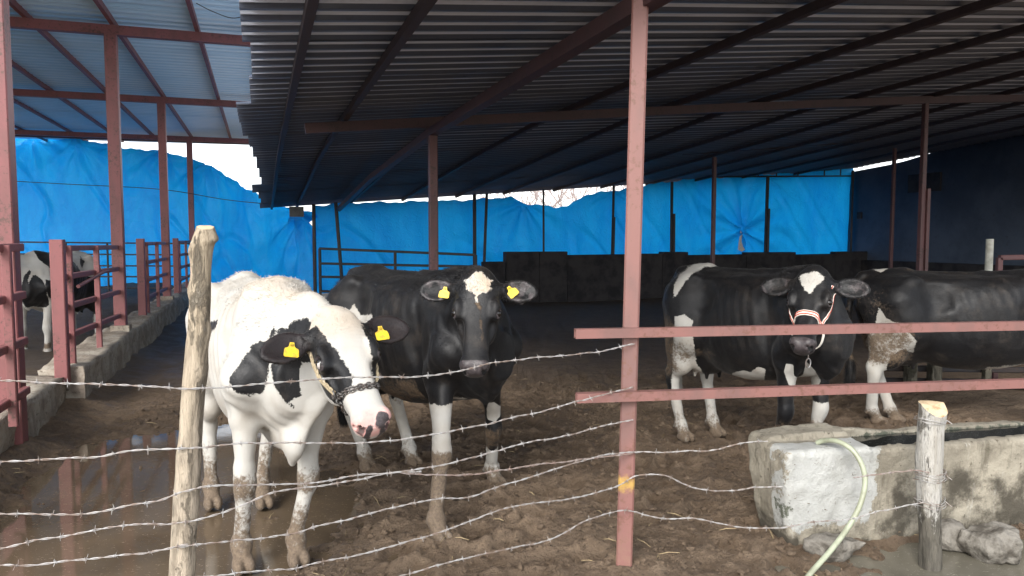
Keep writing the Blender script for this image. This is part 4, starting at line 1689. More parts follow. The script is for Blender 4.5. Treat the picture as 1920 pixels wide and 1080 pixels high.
pa = at(600, 500, 15.2)[:2]
pb = at(892, 500, 14.2)[:2]
pipe_fence("pipe_fence", pa, pb, [at(0, y, 15.2)[2] for y in (466, 494, 519, 546)], [at(0, y, 14.2)[2] for y in (478, 500, 524, 550)], (0, .50, 1), .024, "black pipe fence in front of the tarp behind the black cow's back")
pa = at(-160, 500, 18.3)[:2]
pb = at(372, 500, 18.0)[:2]
pipe_fence("pipe_fence", pa, pb, [at(0, y, 18.3)[2] for y in (452, 475, 497, 518, 539)], [at(0, y, 18.0)[2] for y in (457, 478, 499, 519, 540)], (.02, .20, .37, .54, .685, .86, .99), .018, "thin dark pipe fence across the far end of the railed pen")

# ------------------------------------------------------------------ the roof and posts on the left
LS = empty("pen_roof", (-4.2, 9.6, 0))
tag(LS, "high open roof of blue grey corrugated sheets on red posts over the railed pen", "shed")


def lroof(u, Y):
    # u = distance across, Y along the post row
    X = u - .336 * Y
    return X, Y + .336 * u * 0 + .0, 4.40 + .012 * u


def lsurf(a, v):
    # a across (perpendicular to the row), v along it
    X, Y = a - .336 * v, v + .34 * a
    return X, Y, 4.36 + .010 * a


LPROF = [(0, 0), (.07, 0), (.09, .026), (.12, .026), (.14, 0), (.20, 0)]
for k in range(17):
    v0 = 5.6 + k * 1.0
    if v0 > 21.6:
        break
    sheet(-9.5, .62 + .05 * math.sin(k * 2.3), v0, 5, LS, lsurf, "roof_sheet", "sheet_blue", .0 + .004 * (k % 2), LPROF, step=3.0)
for u in (.06, -.76, -1.8, -2.8, -3.8, -4.8, -5.9, -7.0, -8.2, -9.3):
    mb = MB()
    mb.bar((u - .336 * 5.2, 5.2, 4.30), (u - .336 * 21.2, 21.2, 4.30), .05, .08, (0, 0, 1))
    mb.build("purlin", M["paint_pen"], LS)
UROW = -1.83
LY = (5.35, 9.6, 14.4, 20.0)
for i, Y in enumerate(LY):
    x = UROW - .336 * Y
    mb = MB()
    mb.bar((x - 9, Y - 9 * .34 + 0.0, 4.20), (x + 2.55, Y + 2.55 * .34, 4.20), .10, .12, (0, 0, 1))
    mb.build("cross_beam", M["paint_pen"], LS)
    post((x, Y), .14 if i else .15, "paint_pen", LS, 4.14)
    if i == 0:
        mb = MB()
        mb.bar((x - .115, Y + .03, .2), (x - .105, Y + .03, 4.14), .075, .075, (-.336, 1, 0), .005)  # stands for the post's darker left face, its shade put into the paint colour
        mb.build("post_shaded_face", M["paint_dark"], LS)
# far end eave bar
mb = MB()
mb.bar((-.336 * 21.6 - 9.2, 21.6 - 3.1, 4.25), (-.336 * 21.6 + .5, 21.6 + .17, 4.28), .06, .08)
mb.build("eave_bar", M["paint_dark"], LS)


# ------------------------------------------------------------------ concrete curb under the pen rails
def rough_wall(name, u0, u1, y0, y1, h, label, seed, group=None):
    ny = int((y1 - y0) / .06)
    ring = []
    wdt = u1 - u0
    prof_ = []
    for k in range(8):
        prof_.append((u1, -.15 + (h + .15) * k / 8, 1, 0))
    for k in range(7):
        prof_.append((u1 - wdt * k / 6, h, 0, 1))
    for k in range(1, 5):
        prof_.append((u0, h - (h + .1) * k / 4, -1, 0))
    m = len(prof_)
    V, Fc = [], []
    for j in range(ny + 1):
        Y = y0 + (y1 - y0) * j / ny
        u = np.array([p[0] for p in prof_])
        z = np.array([p[1] for p in prof_])
        nu_ = np.array([p[2] for p in prof_])
        nz = np.array([p[3] for p in prof_])
        nn = .022 * N1(Y * 2.2 + seed + u * 3, z * 4) + .014 * N2(Y * 7 + seed, z * 9 + u * 8) + .008 * N3(Y * 17, z * 19 + u * 15)
        corner = ((np.abs(u - u1) < .01) & (z > h * .8)) | ((z > h - .01) & (u > u1 - wdt * .2))
        chip = np.clip(N2(Y * 1.3 + seed * 5, 0.5 + 0 * u) * 1.2, 0, 1) * .05 * corner
        u2 = u + nu_ * nn - chip
        z2 = z + nz * nn - chip * .8
        for a, b in zip(u2, z2):
            V.append((a - .336 * Y, Y, b))
    for j in range(ny):
        for i in range(m - 1):
            Fc.append((j * m + i, (j + 1) * m + i, (j + 1) * m + i + 1, j * m + i + 1))
    Fc2 = [tuple(range(m)), tuple(range(ny * m + m - 1, ny * m - 1, -1))]
    me = bpy.data.meshes.new(name)
    me.from_pydata(V, [], Fc + Fc2)
    me.polygons.foreach_set("use_smooth", [True] * len(Fc) + [False] * 2)
    o = link(name, me, M["curb_concrete"])
    tag(o, label, "curb", group)
    return o


rough_wall("concrete_curb", -2.22, -1.80, 3.2, 6.75, .36, "near crumbling concrete curb with mud on top, below the big red post", 2.0)
rough_wall("concrete_curb", -2.08, -1.66, 6.80, 20.4, .40, "long concrete curb under the pen rails running to the back", 5.0)
for i, Y in enumerate(LY[1:]):
    x = UROW - .336 * Y
    mb = MB()
    mb.box((x, Y, .42), (.22, .22, .10), .33)
    mb.build("post_footing", M["curb_concrete"], LS)


# ------------------------------------------------------------------ red pen rails
def pen_gate(y0, y1, zs, label, ups, stub=True, z0=.36, latch=False, side=0.0):
    o = empty("pen_gate", (UROW - .336 * y0, y0, z0))
    tag(o, label, "rail gate", "red rail gates along the pen")
    pt = lambda Y, z, du=0.0: (UROW + side + du - .336 * Y, Y, z)
    for za, zb in zs:
        mb = MB()
        mb.bar(pt(y0, za), pt(y1, zb), .05, .055, (0, 0, 1), .006)
        mb.build("rail", M["paint_pen"], o)
    for Y in ups:
        k = (Y - y0) / (y1 - y0)
        mb = MB()
        mb.bar(pt(Y, z0, .035), pt(Y, zs[0][0] + (zs[0][1] - zs[0][0]) * k + .02, .035), .055, .05, (-.336, 1, 0), .006)
        mb.build("upright", M["paint_pen"], o)
    if stub:
        mb = MB()
        mb.bar(pt(y0 - .12, z0 - .1), pt(y0 - .12, zs[0][0] + .08), .11, .11, (-.336, 1, 0), .008)
        mb.build("gate_post", M["paint_pen"], o)
    if latch:
        mb = MB()
        mb.tube([pt(y0 + .3, 1.13, .07), pt(y0 + 1.55, 1.22, .07), pt(y0 + 1.75, 1.21, .07)], .018, 7)
        mb.build("latch_bar", M["paint_pen"], o)
    return o


zz4 = [(1.50, 1.475), (1.235, 1.20), (.955, .905), (.68, .60)]
pen_gate(3.2, 5.33, [(1.53, 1.53), (1.19, 1.19), (.86, .86), (.50, .50)], "red rail gate at the near edge, ending at the big red post", (3.3, 4.3, 4.93), False, .34, False, .115)
pen_gate(6.85, 9.5, zz4, "red rail gate with a latch bar in front of the pied cow", (6.98, 8.15), True, .38, True)
pen_gate(11.5, 14.3, [(1.50, 1.49), (1.20, 1.19), (.92, .90), (.64, .62)], "red rail gate in the middle of the pen row", (11.7, 12.9), True, .40)
pen_gate(16.2, 19.9, [(1.50, 1.49), (1.20, 1.19), (.92, .90), (.64, .62)], "red rail gate farthest back in the pen row", (16.4, 17.9), True, .40)

# ------------------------------------------------------------------ the concrete trough
TA, TD = np.array([1.39, 3.70]), np.array([1.35, .31]) / math.hypot(1.35, .31)
TN = np.array([-TD[1], TD[0]])
TLEN, TWID, TTOP, TBOT = 3.2, .40, .525, -.025
TROUGH = empty("water_trough", (TA[0], TA[1], 0))
tag(TROUGH, "long rough concrete water trough with a whitewashed end, resting on stones", "trough")


def trough_mesh():
    f = Field((-.15, -.15, -.05), (TLEN + .1, TWID + .15, .72), .0115)
    X = f.lo[0] + f.h * np.arange(f.n[0])
    Y = f.lo[1] + f.h * np.arange(f.n[1])
    Zz = f.lo[2] + f.h * np.arange(f.n[2])
    x, y, z = X[:, None, None], Y[None, :, None], Zz[None, None, :]
    kz = (z - TBOT) / (TTOP - TBOT)
    y0, y1 = .045 * (1 - kz), TWID - .04 * (1 - kz)
    x0 = .06 * (1 - kz) ** 2 + .06 * np.clip(.25 - kz, 0, 1)
    top = TTOP - .02 + .022 * np.sin(x * 2.1 + 1) * (y > .2) + .012 * np.sin(x * 5.1) * (y > .2) + .012 * (x < .5) + 0 * z
    dx = np.maximum(x0 - x, x - TLEN)
    dy = np.maximum(y0 - y, y - y1)
    dz = np.maximum(TBOT - z, z - top)
    r = .035
    q = [np.maximum(d + r, 0) for d in (dx, dy, dz)]
    d = np.sqrt(q[0] ** 2 + q[1] ** 2 + q[2] ** 2) + np.minimum(np.maximum(np.maximum(dx, dy), dz) + r, 0) - r
    # the hollow
    hx_ = np.maximum(.52 - x, x - (TLEN - .12))
    hy = np.maximum(.075 - y, y - (TWID - .085))
    hz = .18 - z + 0 * x
    rh = .04
    q = [np.maximum(e + rh, 0) for e in (hx_, hy, hz)]
    hh = np.sqrt(q[0] ** 2 + q[1] ** 2 + q[2] ** 2) + np.minimum(np.maximum(np.maximum(hx_, hy), hz) + rh, 0) - rh
    d = np.maximum(d, -hh)
    xx, yy, zz = np.broadcast_arrays(x, y, z)
    d = d + .010 * N1(xx * 4.5, yy * 4.5, zz * 4.5) + .006 * N2(xx * 13, yy * 13, zz * 13) + .0035 * N3(xx * 31, yy * 31, zz * 31)
    f.F = d.astype(np.float32)
    V, Q = f.mesh()
    V = relax(V, Q, 1)
    W = np.stack([TA[0] + V[:, 0] * TD[0] + V[:, 1] * TN[0], TA[1] + V[:, 0] * TD[1] + V[:, 1] * TN[1], V[:, 2]], 1)
    me = np_mesh("basin", W, Q, True)
    x, y, z = V.T
    Nn = normals(V, Q)
    white = np.minimum(np.minimum(x - .004 + .0 * z, .535 - x + .10 * (z - .3)), np.minimum(z - .085 - .05 * x, .70 - z))
    white = np.where(y < .16, white, -.05 + .0 * y)
    white = np.where((z > .465), np.minimum(white, .20 - y), white)
    moss = np.maximum(.62 * np.exp(-((x - .02) / .06) ** 2 - ((z - .20) / .09) ** 2) * (y < .14), .62 * (y > .27) * (y < .36) * sstep(.53, .47, z) * sstep(.26, .32, z) * (x > .5))
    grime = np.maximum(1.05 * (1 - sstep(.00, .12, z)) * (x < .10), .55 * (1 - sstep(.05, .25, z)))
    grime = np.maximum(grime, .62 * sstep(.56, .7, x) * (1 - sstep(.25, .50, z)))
    for nm, val in (("white", white), ("moss", moss), ("grime", grime)):
        a_ = me.attributes.new(nm, "FLOAT", "POINT")
        a_.data.foreach_set("value", val.astype(np.float32))
    link("basin", me, M["trough_concrete"], TROUGH)
    p = lambda x, y: (TA[0] + x * TD[0] + y * TN[0], TA[1] + x * TD[1] + y * TN[1], .478)
    link("water", np_mesh("water", [p(.48, .06), p(TLEN - .08, .06), p(TLEN - .08, .34), p(.48, .34)], [(0, 1, 2, 3)]), M["trough_water"], TROUGH)


trough_mesh()


def rock(c, size, seed, label):
    f = Field((-size[0] - .05, -size[1] - .05, -size[2] - .05), (size[0] + .05, size[1] + .05, size[2] + .05), .010)
    X = [f.lo[i] + f.h * np.arange(f.n[i]) for i in range(3)]
    x, y, z = np.broadcast_arrays(X[0][:, None, None], X[1][None, :, None], X[2][None, None, :])
    e = (np.abs(x / size[0]) ** 3 + np.abs(y / size[1]) ** 3 + np.abs(z / size[2]) ** 3) ** (1 / 3)
    d = (e - .9) * min(size)
    rp = np.random.default_rng(int(seed * 10))
    for _k in range(14):
        nv_ = rp.normal(0, 1, 3) * [1, 1, .8]
        nv_ /= np.linalg.norm(nv_)
        ext = abs(nv_[0]) * size[0] + abs(nv_[1]) * size[1] + abs(nv_[2]) * size[2]
        d = np.maximum(d, x * nv_[0] + y * nv_[1] + z * nv_[2] - ext * rp.uniform(.42, .62))
    d = d + .014 * N1(x * 4 + seed, y * 4, z * 4) + .012 * N2(x * 14 + seed, y * 14, z * 14) + .009 * N3(x * 37, y * 37, z * 37)
    f.F = d.astype(np.float32)
    V, Q = f.mesh()
    V = relax(V, Q, 1)
    V = V + np.array(c)
    o = link("stone", np_mesh("stone", V, Q, True), M["stone"])
    tag(o, label, "stone", "stones under the trough")


gpx = lambda x, y, z=0.0: np.array(on_ground(x, y, z))
rock(gpx(1578, 1058) + [0, .13, .03], (.16, .13, .075), 1.0, "flat stone wedged under the whitewashed end of the trough")
rock(gpx(1806, 1036) + [0, .12, .03], (.11, .10, .085), 5.0, "small pale stone just right of the wooden stake")
rock(gpx(1880, 1052) + [.03, .12, .04], (.19, .13, .10), 9.0, "large grey stone under the trough at the right edge")

# ------------------------------------------------------------------ hose
hp_ = [(1532, 830, 3.86), (1548, 826, 3.82), (1572, 828, 3.74), (1598, 844, 3.68), (1616, 872, 3.64), (1622, 905, 3.62), (1612, 948, 3.60), (1588, 992, 3.58), (1556, 1034, 3.50), (1524, 1070, 3.40), (1490, 1110, 3.30), (1440, 1150, 3.15)]
pts = [at(*p) for p in hp_]
pts = catmull(pts, 8)
mb = MB()
mb.tube(pts, .0130, 12)
o = mb.build("hose", M["hose_rubber"])
tag(o, "pale green rubber hose arching over the whitewashed end of the trough", "hose")


# ------------------------------------------------------------------ wooden fence posts
def wood_post(name, path, radii, mats, label, seed, n=28, knots=(), cut=None):
    """gnarled round wood: path points with radii, knots push out"""
    P = catmull(path, 14)
    m = len(P)
    rs = np.interp(np.linspace(0, 1, m), np.linspace(0, 1, len(radii)), radii)
    vs = []
    for i in range(m):
        for j in range(n):
            a = 2 * math.pi * j / n
            ca, sa = math.cos(a), math.sin(a)
            z = P[i][2]
            r = rs[i] * (1 + .10 * float(N1(ca * .9 + seed, sa * .9, z * 3.1)) + .06 * float(N2(ca * 2 + seed, sa * 2, z * 8)) + .03 * float(N3(ca * 5 + seed, sa * 5, z * 18)))
            for kz, ka, kr, kh in knots:
                da = (a - ka + math.pi) % (2 * math.pi) - math.pi
                r += kh * math.exp(-((z - kz) / kr) ** 2 - (da * rs[i] / kr) ** 2)
            if cut:
                z = min(z, P[-1][2] + cut[0] * ca + cut[1] * sa - (0 if i == m - 1 else .003 * (m - 1 - i)))
            vs.append((P[i][0] + r * ca, P[i][1] + r * sa, z))
    fs = []
    for i in range(m - 1):
        for j in range(n):
            k = (j + 1) % n
            fs.append((i * n + j, i * n + k, (i + 1) * n + k, (i + 1) * n + j))
    root = empty(name, (P[0][0], P[0][1], 0))
    tag(root, label, "fence post")
    mb = MB()
    mb.add(vs, fs, True)
    mb.build("trunk", M[mats[0]], root)
    top = vs[-n:]
    c = np.mean(np.array(top), 0) + np.array([0, 0, .004])
    inner = [tuple(np.array(p) * .55 + c * .45 + np.array([0, 0, .003])) for p in top]
    mb = MB()
    mb.add(top + inner + [tuple(c)], [(j, (j + 1) % n, n + (j + 1) % n, n + j) for j in range(n)] + [(n + j, n + (j + 1) % n, 2 * n) for j in range(n)], True)
    mb.build("cut_end", M[mats[1]], root)
    return root


WY = 2.62
path = [at(x, y, WY) for x, y in ((322, 1240), (338, 1090), (347, 980), (354, 860), (360, 760), (369, 660), (376, 560), (377, 500), (381, 440), (383, 424))]
wood_post("wooden_post", path, [.046, .044, .042, .041, .042, .040, .034, .034, .037, .026], ("post_wood", "cut_end"), "crooked pale wooden fence post with peeling bark beside the white cow", 3.0,
          knots=((at(0, 440, WY)[2], .2, .03, .012), (at(0, 470, WY)[2], 3.6, .03, .010), (at(0, 545, WY)[2], 3.4, .03, .010), (at(0, 700, WY)[2], -.4, .04, .008), (at(0, 850, WY)[2], 4.4, .04, .008), (at(0, 622, WY)[2], .3, .03, .006)), cut=(-.006, .01))
SY = 3.60
path = [at(x, y, SY) for x, y in ((1742, 1120), (1744, 1050), (1743, 980), (1742, 915), (1742, 860), (1745, 800), (1747, 772), (1748, 756))]
wood_post("wooden_stake", path, [.052, .054, .054, .058, .062, .060, .060, .064], ("stake_wood", "cut_end"), "short weathered white wooden stake with a slanted cut top in front of the trough", 8.0, knots=((at(0, 905, SY)[2], 1.0, .05, .010),), cut=(-.012, .055))


# ------------------------------------------------------------------ fence rails on the front post
def rail(name, a, b, label):
    o = empty(name, a)
    tag(o, label, "rail", "red steel rails beside the front post")
    mb = MB()
    A, Bv = Vector(a), Vector(b)
    d = (Bv - A).normalized()
    u = Vector((0, 0, 1))
    s = d.cross(u).normalized()
    h, t_ = .0215, .0035
    # a hollow square tube, its near end open
    outer = [(-h, -h), (h, -h), (h, h), (-h, h)]
    inner = [(x * (h - t_) / h, y * (h - t_) / h) for x, y in outer]
    ring = lambda p, pr: [p + s * x + u * y for x, y in pr]
    vs = ring(A, outer) + ring(Bv, outer) + ring(A, inner) + ring(A + d * .4, inner)
    fs = []
    for i in range(4):
        j = (i + 1) % 4
        fs += [(i, j, 4 + j, 4 + i), (j, i, 8 + i, 8 + j), (8 + j, 8 + i, 12 + i, 12 + j)]
    fs += [(12, 13, 14, 15), (4, 5, 6, 7)]
    mb.add(vs, fs)
    mb.build("tube", M["paint_front"], o)


zU, zL = at(960, 625, 3.415)[2], at(960, 745, 3.415)[2]
xa = at(1078, 625, 3.405)[0]
rail("steel_rail", (xa, 3.405, zU), (4.05, 3.88, zU + .006), "upper red steel rail across the haltered cow's nose")
rail("steel_rail", (xa + .008, 3.405, zL), (4.05, 3.88, zL + .020), "lower red steel rail just above the trough")

# ------------------------------------------------------------------ barbed wire
WOODX = at(365, 700, WY - .045)[0]
PL = [(-4.2, 1.55), (WOODX, WY - .050), (.54, 3.445), (2.03, 3.535), (3.2, 3.60)]


def wire_pt(px, py):
    """where the sight line meets the upright plane of the fence"""
    k = (px - 960) / F_PX
    for (x0, y0), (x1, y1) in zip(PL, PL[1:]):
        # x0 + s dx = k (y0 + s dy)
        dx, dy = x1 - x0, y1 - y0
        s = (k * y0 - x0) / (dx - k * dy)
        if s <= 1.0 or (x1, y1) == PL[-1]:
            return at(px, py, y0 + s * dy)


def barbed(pxs, label, mat="wire_steel", seed=0, spacing=.105, sep=.0022, rad=.0018):
    pts = catmull([wire_pt(*p) for p in pxs], 8)
    P = np.array(pts)
    d = np.concatenate([[0], np.cumsum(np.linalg.norm(np.diff(P, axis=0), axis=1))])
    n = int(d[-1] / .011)
    s = np.linspace(0, d[-1], n)
    Q = np.stack([np.interp(s, d, P[:, k]) for k in range(3)], 1)
    rg = random.Random(seed)
    Q[:, 2] += .0035 * N1(s * 9 + seed, s * 0 + .5) + .002 * N2(s * 27 + seed, s * 0)
    Q[:, 1] += .003 * N2(s * 8 + seed * 2, s * 0 + .5)
    o = empty("barbed_wire", tuple(Q[0]))
    tag(o, label, "barbed wire", "barbed wire strands of the fence")
    mb = MB()
    T = np.gradient(Q, axis=0)
    T /= np.linalg.norm(T, axis=1, keepdims=True)
    A = np.cross(T, [0, 1, 0.0])
    A /= np.linalg.norm(A, axis=1, keepdims=True)
    Bv = np.cross(T, A)
    for k in (0, 1):
        th = s / .045 * 2 * math.pi * .5 + k * math.pi + 1.5 * N3(s * 3 + seed, s * 0)
        q = Q + A * (np.cos(th) * sep)[:, None] + Bv * (np.sin(th) * sep)[:, None]
        mb.tube(q, rad, 5)
    x = rg.uniform(.02, spacing)
    while x < d[-1] - .02:
        i = min(int(x / d[-1] * n), n - 2)
        c, t, a, b = Q[i], T[i], A[i], Bv[i]
        a0 = rg.uniform(0, 6.28)
        # two turns round the strands, four sharp ends
        coil = [c + t * (.0035 * (k / 5 - 1)) + (a * math.cos(a0 + k * 1.256) + b * math.sin(a0 + k * 1.256)) * .0046 for k in range(11)]
        mb.tube(coil, .0014, 4)
        for k in range(4):
            an = a0 + k * math.pi / 2 + rg.uniform(-.4, .4)
            dr = a * math.cos(an) + b * math.sin(an) + t * rg.uniform(-.35, .35)
            dr /= np.linalg.norm(dr)
            st = c + t * rg.uniform(-.005, .005)
            mb.tube([st, st + dr * rg.uniform(.012, .019)], [.0015, .0006], 4)
        x += spacing * rg.uniform(.8, 1.2)
    mb.build("strand", M[mat], o)


W1 = [(-520, 710), (-120, 706), (0, 712), (98, 718), (226, 721), (284, 724), (342, 730), (400, 727), (480, 721), (590, 711), (690, 707), (760, 707), (822, 703), (880, 691), (933, 680), (1000, 672), (1060, 666), (1118, 659), (1150, 653), (1190, 644)]
W2 = [(-520, 876), (-120, 872), (0, 866), (128, 859), (189, 854), (244, 846), (312, 842), (367, 840), (440, 833), (520, 829), (600, 831), (700, 829), (794, 818), (850, 808), (911, 796), (960, 784), (1017, 771), (1060, 758), (1118, 743), (1187, 726)]
W3 = [(-520, 966), (-120, 962), (0, 964), (122, 963), (183, 961), (244, 947), (299, 939), (345, 922), (400, 911), (470, 908), (540, 908), (600, 904), (656, 893), (750, 885), (822, 874), (870, 862), (911, 852), (989, 829), (1060, 817), (1105, 805), (1140, 797), (1187, 787)]
W3b = [(752, 886), (800, 890), (867, 890), (930, 883), (989, 874), (1050, 866), (1100, 860), (1187, 851)]
W4 = [(-520, 1040), (-120, 1036), (0, 1028), (79, 1010), (128, 1004), (196, 991), (251, 985), (312, 981), (367, 975), (413, 962), (460, 945), (510, 924), (569, 915), (640, 905), (733, 888), (790, 884)]
W4r = [(322, 1027), (367, 1021), (441, 1013), (500, 1008), (560, 998), (600, 984), (660, 972), (733, 952), (822, 936), (878, 932), (930, 914), (989, 896), (1072, 870), (1127, 855), (1187, 848), (1239, 849), (1293, 845), (1329, 845), (1365, 837), (1396, 830), (1440, 827)]
W5 = [(-520, 1066), (-120, 1062), (0, 1059), (73, 1059), (122, 1053), (208, 1043), (269, 1037), (318, 1028), (352, 1020)]
W6 = [(365, 1083), (420, 1078), (469, 1072), (540, 1066), (600, 1054), (694, 1035), (794, 1007), (861, 985), (950, 952), (1033, 940), (1060, 937), (1114, 926), (1167, 908), (1194, 893), (1244, 890), (1284, 908), (1329, 919), (1373, 920), (1418, 914), (1467, 913)]
W7 = [(700, 1100), (760, 1078), (817, 1060), (911, 1038), (1017, 1015), (1060, 998), (1087, 982), (1127, 966), (1167, 957), (1190, 959), (1212, 966), (1248, 973), (1311, 974), (1356, 984), (1400, 990), (1463, 989), (1526, 978), (1593, 974), (1642, 960), (1687, 951), (1732, 941)]
W8 = [(1600, 896), (1647, 888), (1690, 885), (1714, 881), (1742, 886)]
barbed(W1, "top strand of barbed wire, crossing the white cow's face", "wire_steel", 1)
barbed(W2, "second barbed wire strand from the top, just under the white cow's muzzle", "wire_steel", 2)
barbed(W3, "third barbed wire strand from the top, across the white cow's knees", "wire_steel", 3)
barbed(W3b, "short rusty barbed wire tied onto the front post below the lower rail", "wire_rusty", 4)
barbed(W4, "fourth barbed wire strand, looping off the wooden post into the third", "wire_steel", 5)
barbed(W4r, "barbed wire strand running from the wooden post to the top of the trough", "wire_steel", 6)
barbed(W5, "lowest barbed wire strand left of the wooden post over the puddle", "wire_steel", 7)
barbed(W6, "barbed wire strand kinked at the yellow smear on the front post", "wire_steel", 8)
barbed(W7, "lowest barbed wire strand from the mud to the wooden stake", "wire_steel", 9)
barbed(W8, "short barbed wire tied round the middle of the wooden stake", "wire_rusty", 10)


# tie wires wound round the stake and the front post
def tie_wire(cx, cy, z, r, turns, label, seed, mat="wire_steel"):
    rg = random.Random(seed)
    mb = MB()
    pts = []
    for k in range(turns * 14 + 1):
        a = 2 * math.pi * k / 14
        rr_ = r + .006 * math.sin(k * 1.7 + seed) + .003
        pts.append((cx + rr_ * math.cos(a), cy + rr_ * math.sin(a), z + .012 * math.sin(a * .37 + seed) + .010 * (k / 14 - turns / 2) + .006 * math.sin(a * 2.1)))
    pts += [(cx + r + .012, cy - r * .3, z - .004), (cx + r + .026, cy - r * .5, z - .016)]
    mb.tube(pts, .0018, 5)
    o = mb.build("tie_wire", M[mat])
    tag(o, label, "wire", "wires wound round the wooden stake")


for py, tr_, lb in ((786, 2, "thin wire wound round the top of the wooden stake"), (890, 4, "thick coil of wire round the middle of the wooden stake"), (940, 3, "wire wound low round the wooden stake")):
    c = at(1743, py, SY)
    tie_wire(c[0], c[1], c[2], .066, tr_, lb, py)

# ------------------------------------------------------------------ things at the back right
mb = MB()
a = at(1853, 520, 9.0)
mb.tube([(a[0], a[1], -.1), (a[0], a[1], at(0, 448, 9.0)[2])], .042, 12)
o = mb.build("pole", M["pole_white"])
tag(o, "whitish round pole standing behind the side-on cow", "pole")
FR = empty("pipe_barrier", (5.4, 8.0, 0))
tag(FR, "reddish pipe barrier behind the side-on cow at the right edge", "barrier")
p0, p1 = at(1874, 483, 8.0), at(1985, 481, 8.0)
for p, q in (((p0[0], 8.0, -.1), p0), (p0, p1), (p1, (p1[0], 8.0, -.1))):
    mb = MB()
    mb.bar(p, q, .055, .055, (0, 1, 0), .006)
    mb.build("pipe", M["paint_dark"], FR)
# feed manger behind the cows: dark timber rails on posts and a rough block
MG = empty("feed_manger", (5.0, 8.0, 0))
tag(MG, "dark low feed manger of rails and posts behind the side-on cow", "manger")
for px, w_ in ((1707, .10), (1752, .11), (1850, .07)):
    a = at(px, 700, 7.7)
    mb = MB()
    mb.bar((a[0], 7.7, -.1), (a[0], 7.7, .62), w_, w_, (0, 1, 0), .008)
    mb.build("post", M["stake_bark"], MG)
for y_, hh_ in ((690, .06), (716, .09), (768, .07)):
    a, b = at(1640, y_, 7.78), at(2100, y_ + 6, 7.78)
    mb = MB()
    mb.bar(a, b, .05, hh_, (0, 0, 1), .008)
    mb.build("rail", M["black_pipe"], MG)
# electric box and loose cables under the roof
mb = MB()
a = at(556, 397, 16.6)
mb.box(a, (.30, .14, .22), .35)
o = mb.build("junction_box", M["box_grey"])
tag(o, "small grey box hung under the corner of the dark roof", "electric box")


def cable(pxs, label, rad=.006):
    mb = MB()
    mb.tube(catmull([at(*p) for p in pxs], 8), rad, 5)
    o = mb.build("cable", M["black_pipe"])
    tag(o, label, "cable", "loose cables")


cable([(-60, 335, 17.5), (120, 345, 17.4), (300, 355, 17.2), (420, 374, 17.0), (495, 382, 16.6)], "thin cable slung across the large blue tarp", .009)
cable([(1280, 290, 11.0), (1370, 284, 10.6), (1480, 276, 10.2), (1560, 270, 10.0), (1640, 262, 9.8)], "thin cable sagging under the dark roof", .005)
cable([(368, 6, 8.6), (400, 22, 8.8), (440, 34, 9.0), (480, 20, 9.2), (498, 8, 9.3)], "thin wire loop hanging under the blue grey roof", .005)


# ------------------------------------------------------------------ bare trees behind the tarp
def bare_tree(x, y, h, seed, label):
    rg = random.Random(seed)
    root = empty("bare_tree", (x, y, 0))
    tag(root, label, "tree", "bare trees behind the sheds")
    tr, cr = MB(), MB()
    tr.tube([(x, y, -.2), (x + rg.uniform(-.1, .1), y, h * .18), (x + rg.uniform(-.2, .2), y, h * .34)], [h * .022, h * .018, h * .014], 8)

    def grow(p, d, ln, r, lev):
        q = p + d * ln * .5 + Vector((rg.uniform(-1, 1), rg.uniform(-1, 1), rg.uniform(-.4, .6))) * ln * .08
        e = q + (d + Vector((rg.uniform(-1, 1), rg.uniform(-1, 1), rg.uniform(-.2, .5))) * .25).normalized() * ln * .5
        cr.tube([p, q, e], [r, r * .8, r * .6], 4 if lev > 1 else 6, False)
        if lev < 5:
            for k in range(3 if lev < 4 else 4):
                nd = (d + Vector((rg.uniform(-1, 1), rg.uniform(-1, 1), rg.uniform(-.35, .75))) * .75).normalized()
                grow(e if k else q, nd, ln * rg.uniform(.55, .8), r * .58, lev + 1)

    for k in range(5):
        an = k * 1.26 + rg.uniform(-.3, .3)
        grow(Vector((x, y, h * rg.uniform(.22, .34))), Vector((math.cos(an) * .7, math.sin(an) * .7, .75)).normalized(), h * .26, h * .010, 0)
    tr.build("trunk", M["bare_bark"], root)
    cr.build("crown", M["bare_bark"], root)


bare_tree(.6, 36, 6.2, 3, "bare winter tree showing in the sag of the blue tarp, the left one")
bare_tree(3.2, 38, 6.6, 5, "bare winter tree behind the tarp beside the front post")
bare_tree(7.6, 42, 7.6, 8, "bare winter tree seen over the tarp, the right one")
# ------------------------------------------------------------------ the herd
def Z(off, k, pts):
    """points read off an enlargement of the photograph -> its pixels"""
    return [(off[0] + x * k, off[1] + y * k) for x, y in pts]


def legwhite(c, A, key, ztop, depth=.0):
    """white stocking up to ztop on one leg"""
    E, kn, ft = c.joints[key]
    P = c.V
    ref = np.where((P[:, 2] > kn[2])[:, None], kn + (E - kn) * np.clip((P[:, 2] - kn[2]) / (E[2] - kn[2]), 0, 1)[:, None], ft + (kn - ft) * np.clip((P[:, 2] - ft[2]) / (kn[2] - ft[2]), -.5, 1)[:, None])
    near = np.linalg.norm((P - ref)[:, :2], axis=1) < .17
    A["black"][:] = np.where(near, np.minimum(A["black"], P[:, 2] - ztop), A["black"])
    return near


